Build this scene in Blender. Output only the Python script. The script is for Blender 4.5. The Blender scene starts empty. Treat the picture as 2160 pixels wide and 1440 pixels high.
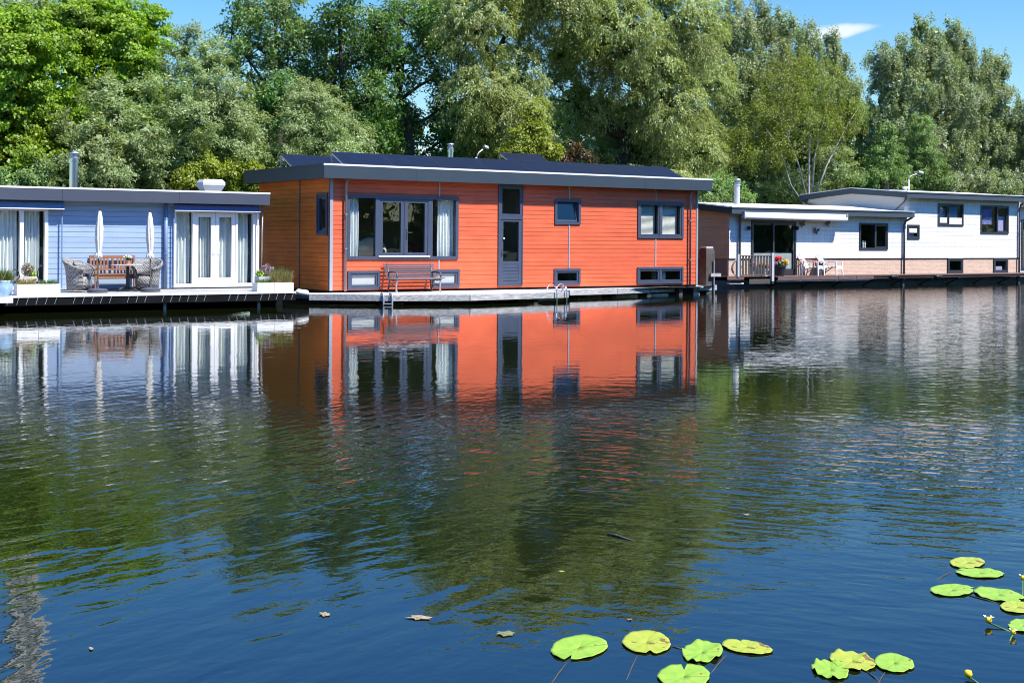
import bpy, math, random
import numpy as np
from mathutils import Vector, Matrix
SC = bpy.context.scene
COL = SC.collection
PI = math.pi
# ---------------------------------------------------------------- camera model (world X runs along the moored house fronts, Y towards the bank)
FL, CX, CY, ROLL, EYE = 2880.0, 1080.0, 505.0, 0.007, 1.93
CAM = (-18.11, -36.96, EYE)
VX, VY = 0.5547, 0.83205
def ray(px, py):
    u = (px - CX) / FL; v = (CY - py) / FL; c, s = math.cos(ROLL), math.sin(ROLL)
    u, v = u * c - v * s, u * s + v * c
    return (VY * u + VX, -VX * u + VY, v)
def FP(px, py, t=0.0):                      # point on an upright plane parallel to the fronts, t metres behind the orange front -> (x, z)
    d = ray(px, py); k = (t - CAM[1]) / d[1]; return (CAM[0] + k * d[0], EYE + k * d[2])
def FX(px, t=0.0, py=505): return FP(px, py, t)[0]
def SP(px, py, s=0.0):                      # point on a side plane -> (y, z)
    d = ray(px, py); k = (s - CAM[0]) / d[0]; return (CAM[1] + k * d[1], EYE + k * d[2])
def GP(px, py, z=0.0):                      # point on a level plane -> (x, y)
    d = ray(px, py); k = (z - EYE) / d[2]; return (CAM[0] + k * d[0], CAM[1] + k * d[1])
def dist(x, y): return VX * (x - CAM[0]) + VY * (y - CAM[1])
def FR(l, t_, r, b, t=0.0):                 # pixel rectangle on the front plane -> x0, x1, z0, z1
    m = (t_ + b) / 2
    return (FP(l, m, t)[0], FP(r, m, t)[0], (FP(l, b, t)[1] + FP(r, b, t)[1]) / 2, (FP(l, t_, t)[1] + FP(r, t_, t)[1]) / 2)
# ---------------------------------------------------------------- materials
MATS = {}
def nn(nt, typ, **kw):
    n = nt.nodes.new(typ)
    for k, v in kw.items():
        if k.startswith('i_'):
            key = k[2:]; n.inputs[int(key) if key.isdigit() else key.replace('_', ' ')].default_value = v
        else: setattr(n, k, v)
    return n
def rgba(c): return (c[0], c[1], c[2], 1.0)
def newmat(name):
    m = bpy.data.materials.new(name); m.use_nodes = True
    try: m.use_transparent_shadow = True
    except Exception: pass
    nt = m.node_tree; nt.nodes.clear()
    out = nt.nodes.new('ShaderNodeOutputMaterial')
    return m, nt, out
def paint(name, col, rough=0.5, var=0.12, scale=3.0, stretch=(1, 1, 1), bump=0.0, bscale=40.0, metal=0.0, dirt=None, spec=0.5, rnd=0.0):
    m, nt, out = newmat(name); L = nt.links.new
    b = nn(nt, 'ShaderNodeBsdfPrincipled', i_Roughness=rough, i_Metallic=metal); b.inputs['Specular IOR Level'].default_value = spec
    tc = nt.nodes.new('ShaderNodeTexCoord'); mp = nn(nt, 'ShaderNodeMapping'); mp.inputs['Scale'].default_value = stretch
    L(tc.outputs['Object'], mp.inputs[0])
    n1 = nn(nt, 'ShaderNodeTexNoise', i_Scale=scale, i_Detail=5.0, i_Roughness=0.6); L(mp.outputs[0], n1.inputs[0])
    hi = [min(1, c * (1 + var)) for c in col]; lo = [c * (1 - var) for c in (dirt or col)]
    r = nt.nodes.new('ShaderNodeValToRGB'); r.color_ramp.elements[0].position = 0.3; r.color_ramp.elements[1].position = 0.7
    r.color_ramp.elements[0].color = rgba(lo); r.color_ramp.elements[1].color = rgba(hi); L(n1.outputs[0], r.inputs[0])
    src = r.outputs[0]
    if rnd:
        g = nt.nodes.new('ShaderNodeNewGeometry'); mr = nn(nt, 'ShaderNodeMapRange'); mr.inputs[3].default_value = 1 - rnd; mr.inputs[4].default_value = 1 + rnd
        L(g.outputs['Random Per Island'], mr.inputs[0])
        hs = nt.nodes.new('ShaderNodeHueSaturation'); L(mr.outputs[0], hs.inputs['Value']); L(src, hs.inputs['Color']); src = hs.outputs[0]
    L(src, b.inputs['Base Color'])
    if bump:
        n2 = nn(nt, 'ShaderNodeTexNoise', i_Scale=bscale, i_Detail=3.0); L(mp.outputs[0], n2.inputs[0])
        bp = nn(nt, 'ShaderNodeBump', i_Strength=bump, i_Distance=0.01); L(n2.outputs[0], bp.inputs['Height']); L(bp.outputs[0], b.inputs['Normal'])
    L(b.outputs[0], out.inputs[0]); MATS[name] = m; return m
def glassmat(name, tint=(0.86, 0.9, 0.9), rough=0.0, frost=0.0, refl=1.0):
    m, nt, out = newmat(name); L = nt.links.new
    tr = nn(nt, 'ShaderNodeBsdfTransparent', i_Color=rgba(tint)); gl = nn(nt, 'ShaderNodeBsdfGlossy', i_Roughness=rough, i_Color=(1, 1, 1, 1))
    lw = nn(nt, 'ShaderNodeLayerWeight', i_Blend=0.5); pw = nn(nt, 'ShaderNodeMath', operation='POWER'); pw.inputs[1].default_value = 5.0; L(lw.outputs['Facing'], pw.inputs[0])
    fr = nn(nt, 'ShaderNodeMath', operation='MULTIPLY_ADD'); fr.inputs[1].default_value = 0.95; fr.inputs[2].default_value = 0.045; L(pw.outputs[0], fr.inputs[0])
    mul = nn(nt, 'ShaderNodeMath', operation='MULTIPLY'); mul.inputs[1].default_value = 1.0 * refl; mul.use_clamp = True
    # a pane is a little wavy
    tc = nt.nodes.new('ShaderNodeTexCoord'); no = nn(nt, 'ShaderNodeTexNoise', i_Scale=1.3, i_Detail=1.0); L(tc.outputs['Object'], no.inputs[0])
    bp = nn(nt, 'ShaderNodeBump', i_Strength=0.25, i_Distance=0.03); L(no.outputs[0], bp.inputs['Height']); L(bp.outputs[0], gl.inputs['Normal'])
    L(fr.outputs[0], mul.inputs[0]); mx = nt.nodes.new('ShaderNodeMixShader'); L(mul.outputs[0], mx.inputs[0])
    src = tr.outputs[0]
    if frost:
        df = nn(nt, 'ShaderNodeBsdfDiffuse', i_Color=(0.55, 0.58, 0.56, 1)); m2 = nn(nt, 'ShaderNodeMixShader', i_0=frost); L(tr.outputs[0], m2.inputs[1]); L(df.outputs[0], m2.inputs[2]); src = m2.outputs[0]
    L(src, mx.inputs[1]); L(gl.outputs[0], mx.inputs[2]); L(mx.outputs[0], out.inputs[0]); MATS[name] = m; return m
def clothmat(name, col, trans=0.35, var=0.08, scale=6):
    m, nt, out = newmat(name); L = nt.links.new
    tc = nt.nodes.new('ShaderNodeTexCoord'); no = nn(nt, 'ShaderNodeTexNoise', i_Scale=scale, i_Detail=4.0); L(tc.outputs['Object'], no.inputs[0])
    r = nt.nodes.new('ShaderNodeValToRGB'); r.color_ramp.elements[0].color = rgba([c * (1 - var) for c in col]); r.color_ramp.elements[1].color = rgba([min(1, c * (1 + var)) for c in col]); L(no.outputs[0], r.inputs[0])
    d = nt.nodes.new('ShaderNodeBsdfDiffuse'); t = nt.nodes.new('ShaderNodeBsdfTranslucent'); L(r.outputs[0], d.inputs[0]); L(r.outputs[0], t.inputs[0])
    mx = nn(nt, 'ShaderNodeMixShader', i_0=trans); L(d.outputs[0], mx.inputs[1]); L(t.outputs[0], mx.inputs[2]); L(mx.outputs[0], out.inputs[0]); MATS[name] = m; return m
def leafmat(name, c0, c1, c2, trans=0.32, gloss=0.10, grough=0.42, patch=0.35):
    m, nt, out = newmat(name); L = nt.links.new
    g = nt.nodes.new('ShaderNodeNewGeometry')
    r = nt.nodes.new('ShaderNodeValToRGB'); e = r.color_ramp.elements; e[0].position = 0.1; e[0].color = rgba(c0); e[1].position = 0.95; e[1].color = rgba(c2)
    k = e.new(0.55); k.color = rgba(c1); L(g.outputs['Random Per Island'], r.inputs[0])
    no = nn(nt, 'ShaderNodeTexNoise', i_Scale=patch, i_Detail=2.0); L(g.outputs['Position'], no.inputs[0])
    mr = nn(nt, 'ShaderNodeMapRange'); mr.inputs[1].default_value = 0.3; mr.inputs[2].default_value = 0.7; mr.inputs[3].default_value = 0.488; mr.inputs[4].default_value = 0.512; L(no.outputs[0], mr.inputs[0])
    mv = nn(nt, 'ShaderNodeMapRange'); mv.inputs[1].default_value = 0.3; mv.inputs[2].default_value = 0.7; mv.inputs[3].default_value = 0.85; mv.inputs[4].default_value = 1.15; L(no.outputs[0], mv.inputs[0])
    hs = nt.nodes.new('ShaderNodeHueSaturation'); L(r.outputs[0], hs.inputs['Color']); L(mr.outputs[0], hs.inputs['Hue']); L(mv.outputs[0], hs.inputs['Value'])
    d = nt.nodes.new('ShaderNodeBsdfDiffuse'); t = nt.nodes.new('ShaderNodeBsdfTranslucent'); L(hs.outputs[0], d.inputs[0])
    ty = nn(nt, 'ShaderNodeMixRGB', blend_type='MULTIPLY', i_Fac=1.0); ty.inputs[2].default_value = (1.15, 1.1, 0.55, 1); L(hs.outputs[0], ty.inputs[1]); L(ty.outputs[0], t.inputs[0])
    mx = nn(nt, 'ShaderNodeMixShader', i_0=trans); L(d.outputs[0], mx.inputs[1]); L(t.outputs[0], mx.inputs[2])
    gl = nn(nt, 'ShaderNodeBsdfGlossy', i_Roughness=grough, i_Color=(1, 1, 1, 1)); m2 = nn(nt, 'ShaderNodeMixShader', i_0=gloss); L(mx.outputs[0], m2.inputs[1]); L(gl.outputs[0], m2.inputs[2])
    L(m2.outputs[0], out.inputs[0]); MATS[name] = m; return m
# ---------------------------------------------------------------- mesh builder (vertices in world metres; build() makes them local to the thing)
def rootloc(o):
    while o.parent is not None: o = o.parent
    return o.location
class MB:
    def __init__(s): s.v = []; s.f = []
    def add(s, vs, fs):
        b = len(s.v); s.v += [tuple(v) for v in vs]; s.f += [tuple(i + b for i in q) for q in fs]; return s
    def quad(s, a, b, c, d): return s.add([a, b, c, d], [(0, 1, 2, 3)])
    def box(s, x0, x1, y0, y1, z0, z1):
        return s.add([(x0, y0, z0), (x1, y0, z0), (x1, y1, z0), (x0, y1, z0), (x0, y0, z1), (x1, y0, z1), (x1, y1, z1), (x0, y1, z1)],
                     [(3, 2, 1, 0), (4, 5, 6, 7), (0, 1, 5, 4), (1, 2, 6, 5), (2, 3, 7, 6), (3, 0, 4, 7)])
    def bar(s, p, q, w, d, up=(0, 0, 1)):
        p = Vector(p); q = Vector(q); a = (q - p).normalized(); u = Vector(up)
        if abs(a.dot(u)) > 0.98: u = Vector((0, 1, 0))
        r = a.cross(u).normalized(); u = r.cross(a).normalized()
        vs = [e + r * (i * w / 2) + u * (j * d / 2) for e in (p, q) for i, j in ((-1, -1), (1, -1), (1, 1), (-1, 1))]
        return s.add(vs, [(3, 2, 1, 0), (4, 5, 6, 7), (0, 1, 5, 4), (1, 2, 6, 5), (2, 3, 7, 6), (3, 0, 4, 7)])
    def tube(s, pts, r, n=8):
        pts = [Vector(p) for p in pts]; rs = r if isinstance(r, (list, tuple)) else [r] * len(pts); rings = []; vs = []; pr = None
        for i, p in enumerate(pts):
            a = (pts[min(i + 1, len(pts) - 1)] - pts[max(i - 1, 0)]).normalized()
            ref = pr if pr is not None else (Vector((1, 0, 0)) if abs(a.x) < 0.9 else Vector((0, 1, 0)))
            u = (ref - a * ref.dot(a)).normalized(); w = a.cross(u); pr = u
            vs += [p + (u * math.cos(2 * PI * k / n) + w * math.sin(2 * PI * k / n)) * rs[i] for k in range(n)]
        fs = [(i * n + k, i * n + (k + 1) % n, (i + 1) * n + (k + 1) % n, (i + 1) * n + k) for i in range(len(pts) - 1) for k in range(n)]
        fs += [tuple(range(n - 1, -1, -1)), tuple((len(pts) - 1) * n + k for k in range(n))]
        return s.add(vs, fs)
    def lathe(s, x, y, prof, n=20, fn=None):
        vs = []
        for (r, z) in prof:
            for k in range(n):
                a = 2 * PI * k / n; rr = r if fn is None else fn(r, z, a); vs.append((x + rr * math.cos(a), y + rr * math.sin(a), z))
        fs = [(i * n + k, i * n + (k + 1) % n, (i + 1) * n + (k + 1) % n, (i + 1) * n + k) for i in range(len(prof) - 1) for k in range(n)]
        fs += [tuple(range(n - 1, -1, -1)), tuple((len(prof) - 1) * n + k for k in range(n))]
        return s.add(vs, fs)
    def prism(s, poly, z0, z1):
        n = len(poly); vs = [(x, y, z0) for x, y in poly] + [(x, y, z1) for x, y in poly]
        return s.add(vs, [tuple(range(n - 1, -1, -1)), tuple(range(n, 2 * n))] + [(i, (i + 1) % n, n + (i + 1) % n, n + i) for i in range(n)])
    def grid(s, P, closed=False):
        r, c = len(P), len(P[0]); vs = [p for row in P for p in row]
        return s.add(vs, [(i * c + j, i * c + (j + 1) % c, (i + 1) * c + (j + 1) % c, (i + 1) * c + j) for i in range(r - 1) for j in range(c if closed else c - 1)])
    def build(s, name, m, parent=None, smooth=False, solid=0.0):
        me = bpy.data.meshes.new(name); off = rootloc(parent) if parent is not None else Vector((0, 0, 0))
        me.from_pydata([(x - off.x, y - off.y, z - off.z) for x, y, z in s.v], [], s.f)
        o = bpy.data.objects.new(name, me); COL.objects.link(o); me.materials.append(MATS[m] if isinstance(m, str) else m)
        if smooth: me.polygons.foreach_set('use_smooth', [True] * len(me.polygons))
        if solid:
            md = o.modifiers.new('t', 'SOLIDIFY'); md.thickness = solid; md.offset = 0
        if parent is not None: o.parent = parent
        return o
def tag(o, label=None, cat=None, group=None, kind=None):
    if label: o['label'] = label
    if cat: o['category'] = cat
    if group: o['group'] = group
    if kind: o['kind'] = kind
    return o
def thing(name, label, cat, loc=(0, 0, 0), group=None):
    o = bpy.data.objects.new(name, None); COL.objects.link(o); o.location = loc; o.empty_display_size = 0.2
    return tag(o, label, cat, group)
def kids(o): return [c for c in bpy.data.objects if c.parent is o]
def copy_tree(o, parent=None):
    c = o.copy(); COL.objects.link(c)
    if parent is not None: c.parent = parent
    for ch in kids(o): copy_tree(ch, c)
    return c
def alone(o, loc):                          # a one-mesh thing gets its own origin at its base
    o.data.transform(Matrix.Translation(-Vector(loc))); o.location = loc; return o
# walls -------------------------------------------------------------------------------------------------------------
def TF(y): return lambda a, d, z: (a, y - d, z)          # front walls: depth d comes out towards the canal
def TS(x): return lambda a, d, z: (x - d, a, z)          # left side walls: depth d comes out to the left
def slab(mb, T, a0, a1, d0, d1, z0, z1):
    P = [T(a, d, z) for z in (z0, z1) for a, d in ((a0, d0), (a1, d0), (a1, d1), (a0, d1))]
    mb.add(P, [(3, 2, 1, 0), (4, 5, 6, 7), (0, 1, 5, 4), (1, 2, 6, 5), (2, 3, 7, 6), (3, 0, 4, 7)])
def free(a0, a1, z0, z1, ops):
    cuts = sorted(set([z0, z1] + [z for o in ops for z in o[2:4] if z0 < z < z1])); out = []
    for lo, hi in zip(cuts, cuts[1:]):
        m = (lo + hi) / 2; x = a0
        for o in sorted(o for o in ops if o[2] < m < o[3]):
            if o[0] > x: out.append((x, min(o[0], a1), lo, hi))
            x = max(x, o[1])
        if x < a1: out.append((x, a1, lo, hi))
    return out
def siding(mb, T, a0, a1, z0, z1, board, ops, lip=0.007, base=0.004, gap=0.010):
    """horizontal boards with a shadow groove under each, cut round the openings"""
    n = max(1, round((z1 - z0) / board)); h = (z1 - z0) / n; deep = -0.009
    for i in range(n):
        b0, b1 = z0 + i * h, z0 + (i + 1) * h; off = lambda z: base + lip * (1 - (z - b0) / h); g = b0 + gap
        for (x0, x1, lo, hi) in free(a0, a1, b0, b1, ops):
            if lo == b0:
                top = base if i else deep
                mb.quad(T(x0, top, lo), T(x1, top, lo), T(x1, deep, lo + 0.004), T(x0, deep, lo + 0.004)); mb.quad(T(x0, deep, lo + 0.004), T(x1, deep, lo + 0.004), T(x1, deep, g), T(x0, deep, g)); mb.quad(T(x0, deep, g), T(x1, deep, g), T(x1, off(g), g), T(x0, off(g), g)); lo = g
            mb.quad(T(x0, off(lo), lo), T(x1, off(lo), lo), T(x1, off(hi), hi), T(x0, off(hi), hi))
def core(mb, T, a0, a1, z0, z1, ops, thick=0.12):
    for (x0, x1, lo, hi) in free(a0, a1, z0, z1, ops): slab(mb, T, x0, x1, -thick, -0.016, lo, hi)
def ring(mb, T, a0, a1, z0, z1, w, d0, d1, wb=None, wt=None):
    wb = w if wb is None else wb; wt = w if wt is None else wt
    slab(mb, T, a0, a0 + w, d0, d1, z0, z1); slab(mb, T, a1 - w, a1, d0, d1, z0, z1)
    slab(mb, T, a0 + w, a1 - w, d0, d1, z0, z0 + wb); slab(mb, T, a0 + w, a1 - w, d0, d1, z1 - wt, z1)
def window(house, T, rect, fm, fw=0.07, panes=None, sw=0.05, glass='glass', proud=0.05, name='window', sill=False):
    """rect = opening; panes = list of (a0, a1, z0, z1, sash?, glass) inside it"""
    a0, a1, z0, z1 = rect; mb = MB(); ring(mb, T, a0, a1, z0, z1, fw, -0.09, proud)
    panes = panes or [(a0 + fw, a1 - fw, z0 + fw, z1 - fw, True, glass)]
    w = None; xs = sorted((p[0], p[1]) for p in panes)
    for p, q in zip(xs, xs[1:]):
        if q[0] - p[1] > 0.012: slab(mb, T, p[1], q[0], -0.088, proud - 0.003, z0 + fw, z1 - fw)
    w = mb.build(name, fm, house)
    for p in panes:
        b0, b1, y0, y1, sash, gl = p
        par = w
        if sash:
            sm = MB(); g = 0.004; ring(sm, T, b0 + g, b1 - g, y0 + g, y1 - g, sw, -0.06, proud - 0.022)
            par = sm.build('sash', fm, w); b0 += sw; b1 -= sw; y0 += sw; y1 -= sw
        gm = MB(); slab(gm, T, b0, b1, -0.03, -0.022, y0, y1); gm.build('pane', gl, w)
    return w
def pipe_on(house, pts, r, m, name='downpipe', clamps=()):
    o = MB().tube(pts, r, 10).build(name, m, house, smooth=True)
    for z in clamps:
        x, y = pts[-1][0], pts[-1][1]; c = MB(); c.lathe(x, y, [(r * 1.25, z - 0.02), (r * 1.25, z + 0.02)], 10); c.box(x - 0.012, x + 0.012, y, y + 0.09, z - 0.012, z + 0.012); c.build('pipe_clamp', m, o)
    return o
def curtain(label, x0, x1, y, z0, z1, m, waves=5, amp=0.045, seed=0, group=None):
    rg = random.Random(seed); n = waves * 12; P = []; ph = [rg.uniform(0, 6.28) for _ in range(3)]
    for zi in range(7):
        z = z1 + (z0 - z1) * zi / 6; row = []
        for i in range(n + 1):
            u = i / n; a = amp * (0.6 + 0.4 * zi / 6)
            row.append((x0 + (x1 - x0) * u + 0.01 * math.sin(3 * u * 6 + zi), y + a * math.sin(2 * PI * waves * u + 0.6 * math.sin(5 * u + ph[0])) + 0.3 * a * math.sin(2 * PI * waves * 2.3 * u + ph[1]), z))
        P.append(row)
    o = MB().grid(P).build('curtain', m, None, smooth=True); alone(o, ((x0 + x1) / 2, y, z0)); return tag(o, label, 'curtain', group)
# ---------------------------------------------------------------- palette
paint('orange_boards', (0.72, 0.124, 0.044), 0.55, 0.12, 0.9, (1, 1, 4), 0.15, 60, dirt=(0.64, 0.105, 0.038), rnd=0.05)
paint('tree_bounce_boards', (0.86, 0.185, 0.010), 0.6, 0.14, 0.9, (1, 1, 4), 0.15, 60, dirt=(0.78, 0.145, 0.008), rnd=0.05)  # orange boards of the shaded side, light bounced off the trees mixed in
paint('orange_bounce_boards', (0.88, 0.34, 0.17), 0.6, 0.10, 1.0, (1, 1, 4), 0.1, 60, rnd=0.03)  # white side boards with the orange boat's bounced light painted into the colour
paint('shaded_brick', (0.40, 0.17, 0.11), 0.85, 0.15, 6)  # side of the pink brick base, its shade painted into the colour
paint('blue_boards', (0.295, 0.39, 0.53), 0.5, 0.08, 1.2, (1, 1, 4), 0.1, 60, rnd=0.04)
paint('white_boards', (0.82, 0.80, 0.745), 0.55, 0.05, 1.3, (8, 1, 0.7), 0.1, 60, dirt=(0.70, 0.675, 0.61), rnd=0.02)
paint('slate_paint', (0.056, 0.071, 0.110), 0.38, 0.08, 3)
paint('leaf_litter', (0.30, 0.24, 0.15), 0.8, 0.35, 60, dirt=(0.18, 0.15, 0.08))
paint('green_litter', (0.14, 0.17, 0.06), 0.7, 0.35, 60, dirt=(0.2, 0.17, 0.08))
paint('slate_fascia', (0.036, 0.051, 0.068), 0.42, 0.05, 1.5)
paint('blue_fascia', (0.058, 0.067, 0.093), 0.45, 0.06, 1.2)
paint('green_fascia', (0.048, 0.068, 0.09), 0.45, 0.06, 1.2)
paint('edge_metal', (0.72, 0.72, 0.71), 0.4, 0.05, 2)
paint('roof_felt', (0.20, 0.20, 0.20), 0.9, 0.2, 4)
paint('grey_trim', (0.33, 0.34, 0.37), 0.5, 0.08, 3)
paint('pipe_grey', (0.27, 0.26, 0.27), 0.45, 0.08, 3)
paint('pipe_dark', (0.10, 0.105, 0.12), 0.45, 0.08, 3)
paint('blue_pipe', (0.16, 0.24, 0.38), 0.45, 0.08, 3)
paint('vent_grey', (0.52, 0.52, 0.52), 0.6, 0.1, 3)
paint('white_paint', (0.80, 0.80, 0.79), 0.45, 0.04, 3)
paint('black_frame', (0.035, 0.038, 0.045), 0.35, 0.1, 3)
paint('plaster', (0.46, 0.45, 0.42), 0.9, 0.05, 2)
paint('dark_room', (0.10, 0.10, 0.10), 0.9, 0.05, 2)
paint('floor_wood', (0.16, 0.10, 0.06), 0.6, 0.15, 3, (1, 8, 1))
paint('steel', (0.62, 0.63, 0.65), 0.22, 0.06, 3, metal=1.0)
paint('dull_steel', (0.42, 0.43, 0.45), 0.45, 0.1, 3, metal=0.8)
paint('grey_wood', (0.44, 0.43, 0.41), 0.85, 0.28, 2.5, (1, 9, 9), 0.5, 30, dirt=(0.30, 0.29, 0.28), rnd=0.12)
paint('pale_deck', (0.66, 0.65, 0.62), 0.85, 0.10, 2.0, (1, 9, 1), 0.3, 30, rnd=0.06)
paint('old_wood', (0.075, 0.066, 0.058), 0.9, 0.4, 4, (6, 6, 1), 0.6, 25)
paint('brown_board', (0.135, 0.078, 0.066), 0.7, 0.25, 3, (1, 8, 8), 0.3, 30, rnd=0.12)
paint('teak', (0.30, 0.13, 0.065), 0.55, 0.25, 4, (1, 9, 9), 0.2, 30)
paint('hull', (0.010, 0.011, 0.012), 0.9, 0.3, 2, spec=0.05)
paint('hull_grey', (0.13, 0.145, 0.16), 0.7, 0.25, 1.5)
paint('foam', (0.52, 0.43, 0.30), 0.9, 0.25, 5, bump=0.6, bscale=20)
paint('black_plastic', (0.016, 0.016, 0.019), 0.45, 0.15, 5)
paint('grey_plastic', (0.085, 0.088, 0.11), 0.42, 0.1, 5)
paint('white_plastic', (0.80, 0.79, 0.78), 0.4, 0.03, 5)
paint('cast_iron', (0.075, 0.08, 0.085), 0.4, 0.15, 6)
paint('bench_slat', (0.19, 0.15, 0.165), 0.35, 0.12, 6, (1, 8, 8))
paint('beige_fabric', (0.55, 0.48, 0.34), 0.9, 0.08, 4)
paint('red_fabric', (0.18, 0.035, 0.035), 0.9, 0.1, 4)
paint('brick_pot', (0.55, 0.25, 0.16), 0.7, 0.1, 5)
paint('pot_blue', (0.36, 0.52, 0.66), 0.25, 0.18, 7, dirt=(0.30, 0.44, 0.58))
paint('planter_white', (0.78, 0.775, 0.75), 0.6, 0.07, 4, dirt=(0.72, 0.70, 0.66))
paint('planter_pale', (0.62, 0.55, 0.50), 0.7, 0.10, 4)
paint('planter_grey', (0.50, 0.50, 0.50), 0.7, 0.12, 4)
paint('soil', (0.05, 0.035, 0.025), 0.95, 0.3, 12)
paint('red_plastic', (0.62, 0.05, 0.05), 0.4, 0.1, 5)
paint('bark', (0.085, 0.068, 0.052), 0.95, 0.35, 3, (3, 3, 0.6), 0.9, 10)
paint('bark_dark', (0.045, 0.040, 0.034), 0.95, 0.35, 3, (3, 3, 0.6), 0.9, 10)
paint('birch_bark', (0.44, 0.42, 0.38), 0.8, 0.15, 2.2, (1, 1, 3), 0.4, 10, dirt=(0.30, 0.27, 0.24))
paint('lamp_grey', (0.46, 0.47, 0.48), 0.4, 0.05, 3)
paint('mast_paint', (0.62, 0.58, 0.50), 0.5, 0.25, 0.6, dirt=(0.20, 0.20, 0.21))
paint('grass_ground', (0.055, 0.085, 0.025), 0.95, 0.4, 1.5)
paint('sand_tan', (0.55, 0.42, 0.24), 0.8, 0.2, 12)
paint('yellow_petal', (0.80, 0.56, 0.02), 0.5, 0.1, 20)
paint('cream_petal', (0.80, 0.74, 0.52), 0.5, 0.1, 20)
paint('green_stem', (0.10, 0.20, 0.03), 0.5, 0.2, 20)
paint('water_stem', (0.06, 0.055, 0.04), 0.7, 0.2, 10)
paint('dull_stem', (0.10, 0.085, 0.05), 0.7, 0.2, 10)
paint('cushion', (0.045, 0.047, 0.06), 0.9, 0.15, 20)
paint('blind', (0.80, 0.78, 0.70), 0.6, 0.04, 4)
paint('ornament', (0.10, 0.085, 0.075), 0.5, 0.3, 15, metal=0.5)
clothmat('curtain_cloth', (0.82, 0.85, 0.83), 0.10)
clothmat('curtain_white', (0.82, 0.85, 0.83), 0.10)
clothmat('blue_canvas', (0.20, 0.23, 0.50), 0.2)
clothmat('sail_blue', (0.20, 0.32, 0.55), 0.2)
clothmat('parasol_cloth', (0.80, 0.77, 0.69), 0.15)
clothmat('awning_white', (0.80, 0.80, 0.80), 0.1)
clothmat('blue_blind', (0.16, 0.30, 0.46), 0.25)
clothmat('lilac_blind', (0.55, 0.50, 0.75), 0.2)
glassmat('glass', (0.965, 0.98, 0.975)); glassmat('glass_dark', (0.90, 0.93, 0.93)); glassmat('glass_frost', (0.7, 0.73, 0.72), 0.0, 0.72)
def panel_mat():
    m, nt, out = newmat('solar_cells'); L = nt.links.new; b = nn(nt, 'ShaderNodeBsdfPrincipled', i_Roughness=0.3); b.inputs['Specular IOR Level'].default_value = 0.10
    tc = nt.nodes.new('ShaderNodeTexCoord'); br = nn(nt, 'ShaderNodeTexBrick', i_Scale=1.0, offset=0.0); br.inputs['Mortar Size'].default_value = 0.003
    br.inputs['Brick Width'].default_value = 0.16; br.inputs['Row Height'].default_value = 0.16
    br.inputs['Color1'].default_value = (0.011, 0.014, 0.024, 1); br.inputs['Color2'].default_value = (0.013, 0.017, 0.028, 1); br.inputs['Mortar'].default_value = (0.02, 0.025, 0.045, 1)
    L(tc.outputs['Object'], br.inputs[0]); L(br.outputs[0], b.inputs['Base Color']); L(b.outputs[0], out.inputs[0]); MATS['solar_cells'] = m
panel_mat()
def wicker_mat():
    m, nt, out = newmat('wicker'); L = nt.links.new; b = nn(nt, 'ShaderNodeBsdfPrincipled', i_Roughness=0.75)
    tc = nt.nodes.new('ShaderNodeTexCoord'); mp = nn(nt, 'ShaderNodeMapping'); mp.inputs['Scale'].default_value = (1, 1, 1); L(tc.outputs['Object'], mp.inputs[0])
    w1 = nn(nt, 'ShaderNodeTexWave', bands_direction='Z', i_Scale=9.0, i_Distortion=3.0); w1.inputs['Detail'].default_value = 2; w1.inputs['Detail Scale'].default_value = 6; L(mp.outputs[0], w1.inputs[0])
    w2 = nn(nt, 'ShaderNodeTexWave', bands_direction='DIAGONAL', i_Scale=7.0, i_Distortion=2.5); w2.inputs['Detail'].default_value = 2; L(mp.outputs[0], w2.inputs[0])
    n = nn(nt, 'ShaderNodeTexNoise', i_Scale=26.0, i_Detail=3.0); L(mp.outputs[0], n.inputs[0])
    a = nn(nt, 'ShaderNodeMath', operation='MULTIPLY'); L(w1.outputs[1], a.inputs[0]); L(w2.outputs[1], a.inputs[1])
    c = nn(nt, 'ShaderNodeMath', operation='ADD'); L(a.outputs[0], c.inputs[0]); L(n.outputs[0], c.inputs[1])
    r = nt.nodes.new('ShaderNodeValToRGB'); r.color_ramp.elements[0].position = 0.42; r.color_ramp.elements[0].color = (0.055, 0.05, 0.048, 1); r.color_ramp.elements[1].position = 0.85; r.color_ramp.elements[1].color = (0.36, 0.345, 0.325, 1); L(c.outputs[0], r.inputs[0])
    bp = nn(nt, 'ShaderNodeBump', i_Strength=0.7, i_Distance=0.01); L(c.outputs[0], bp.inputs['Height']); L(bp.outputs[0], b.inputs['Normal'])
    L(r.outputs[0], b.inputs['Base Color']); L(b.outputs[0], out.inputs[0]); MATS['wicker'] = m
wicker_mat()
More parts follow.
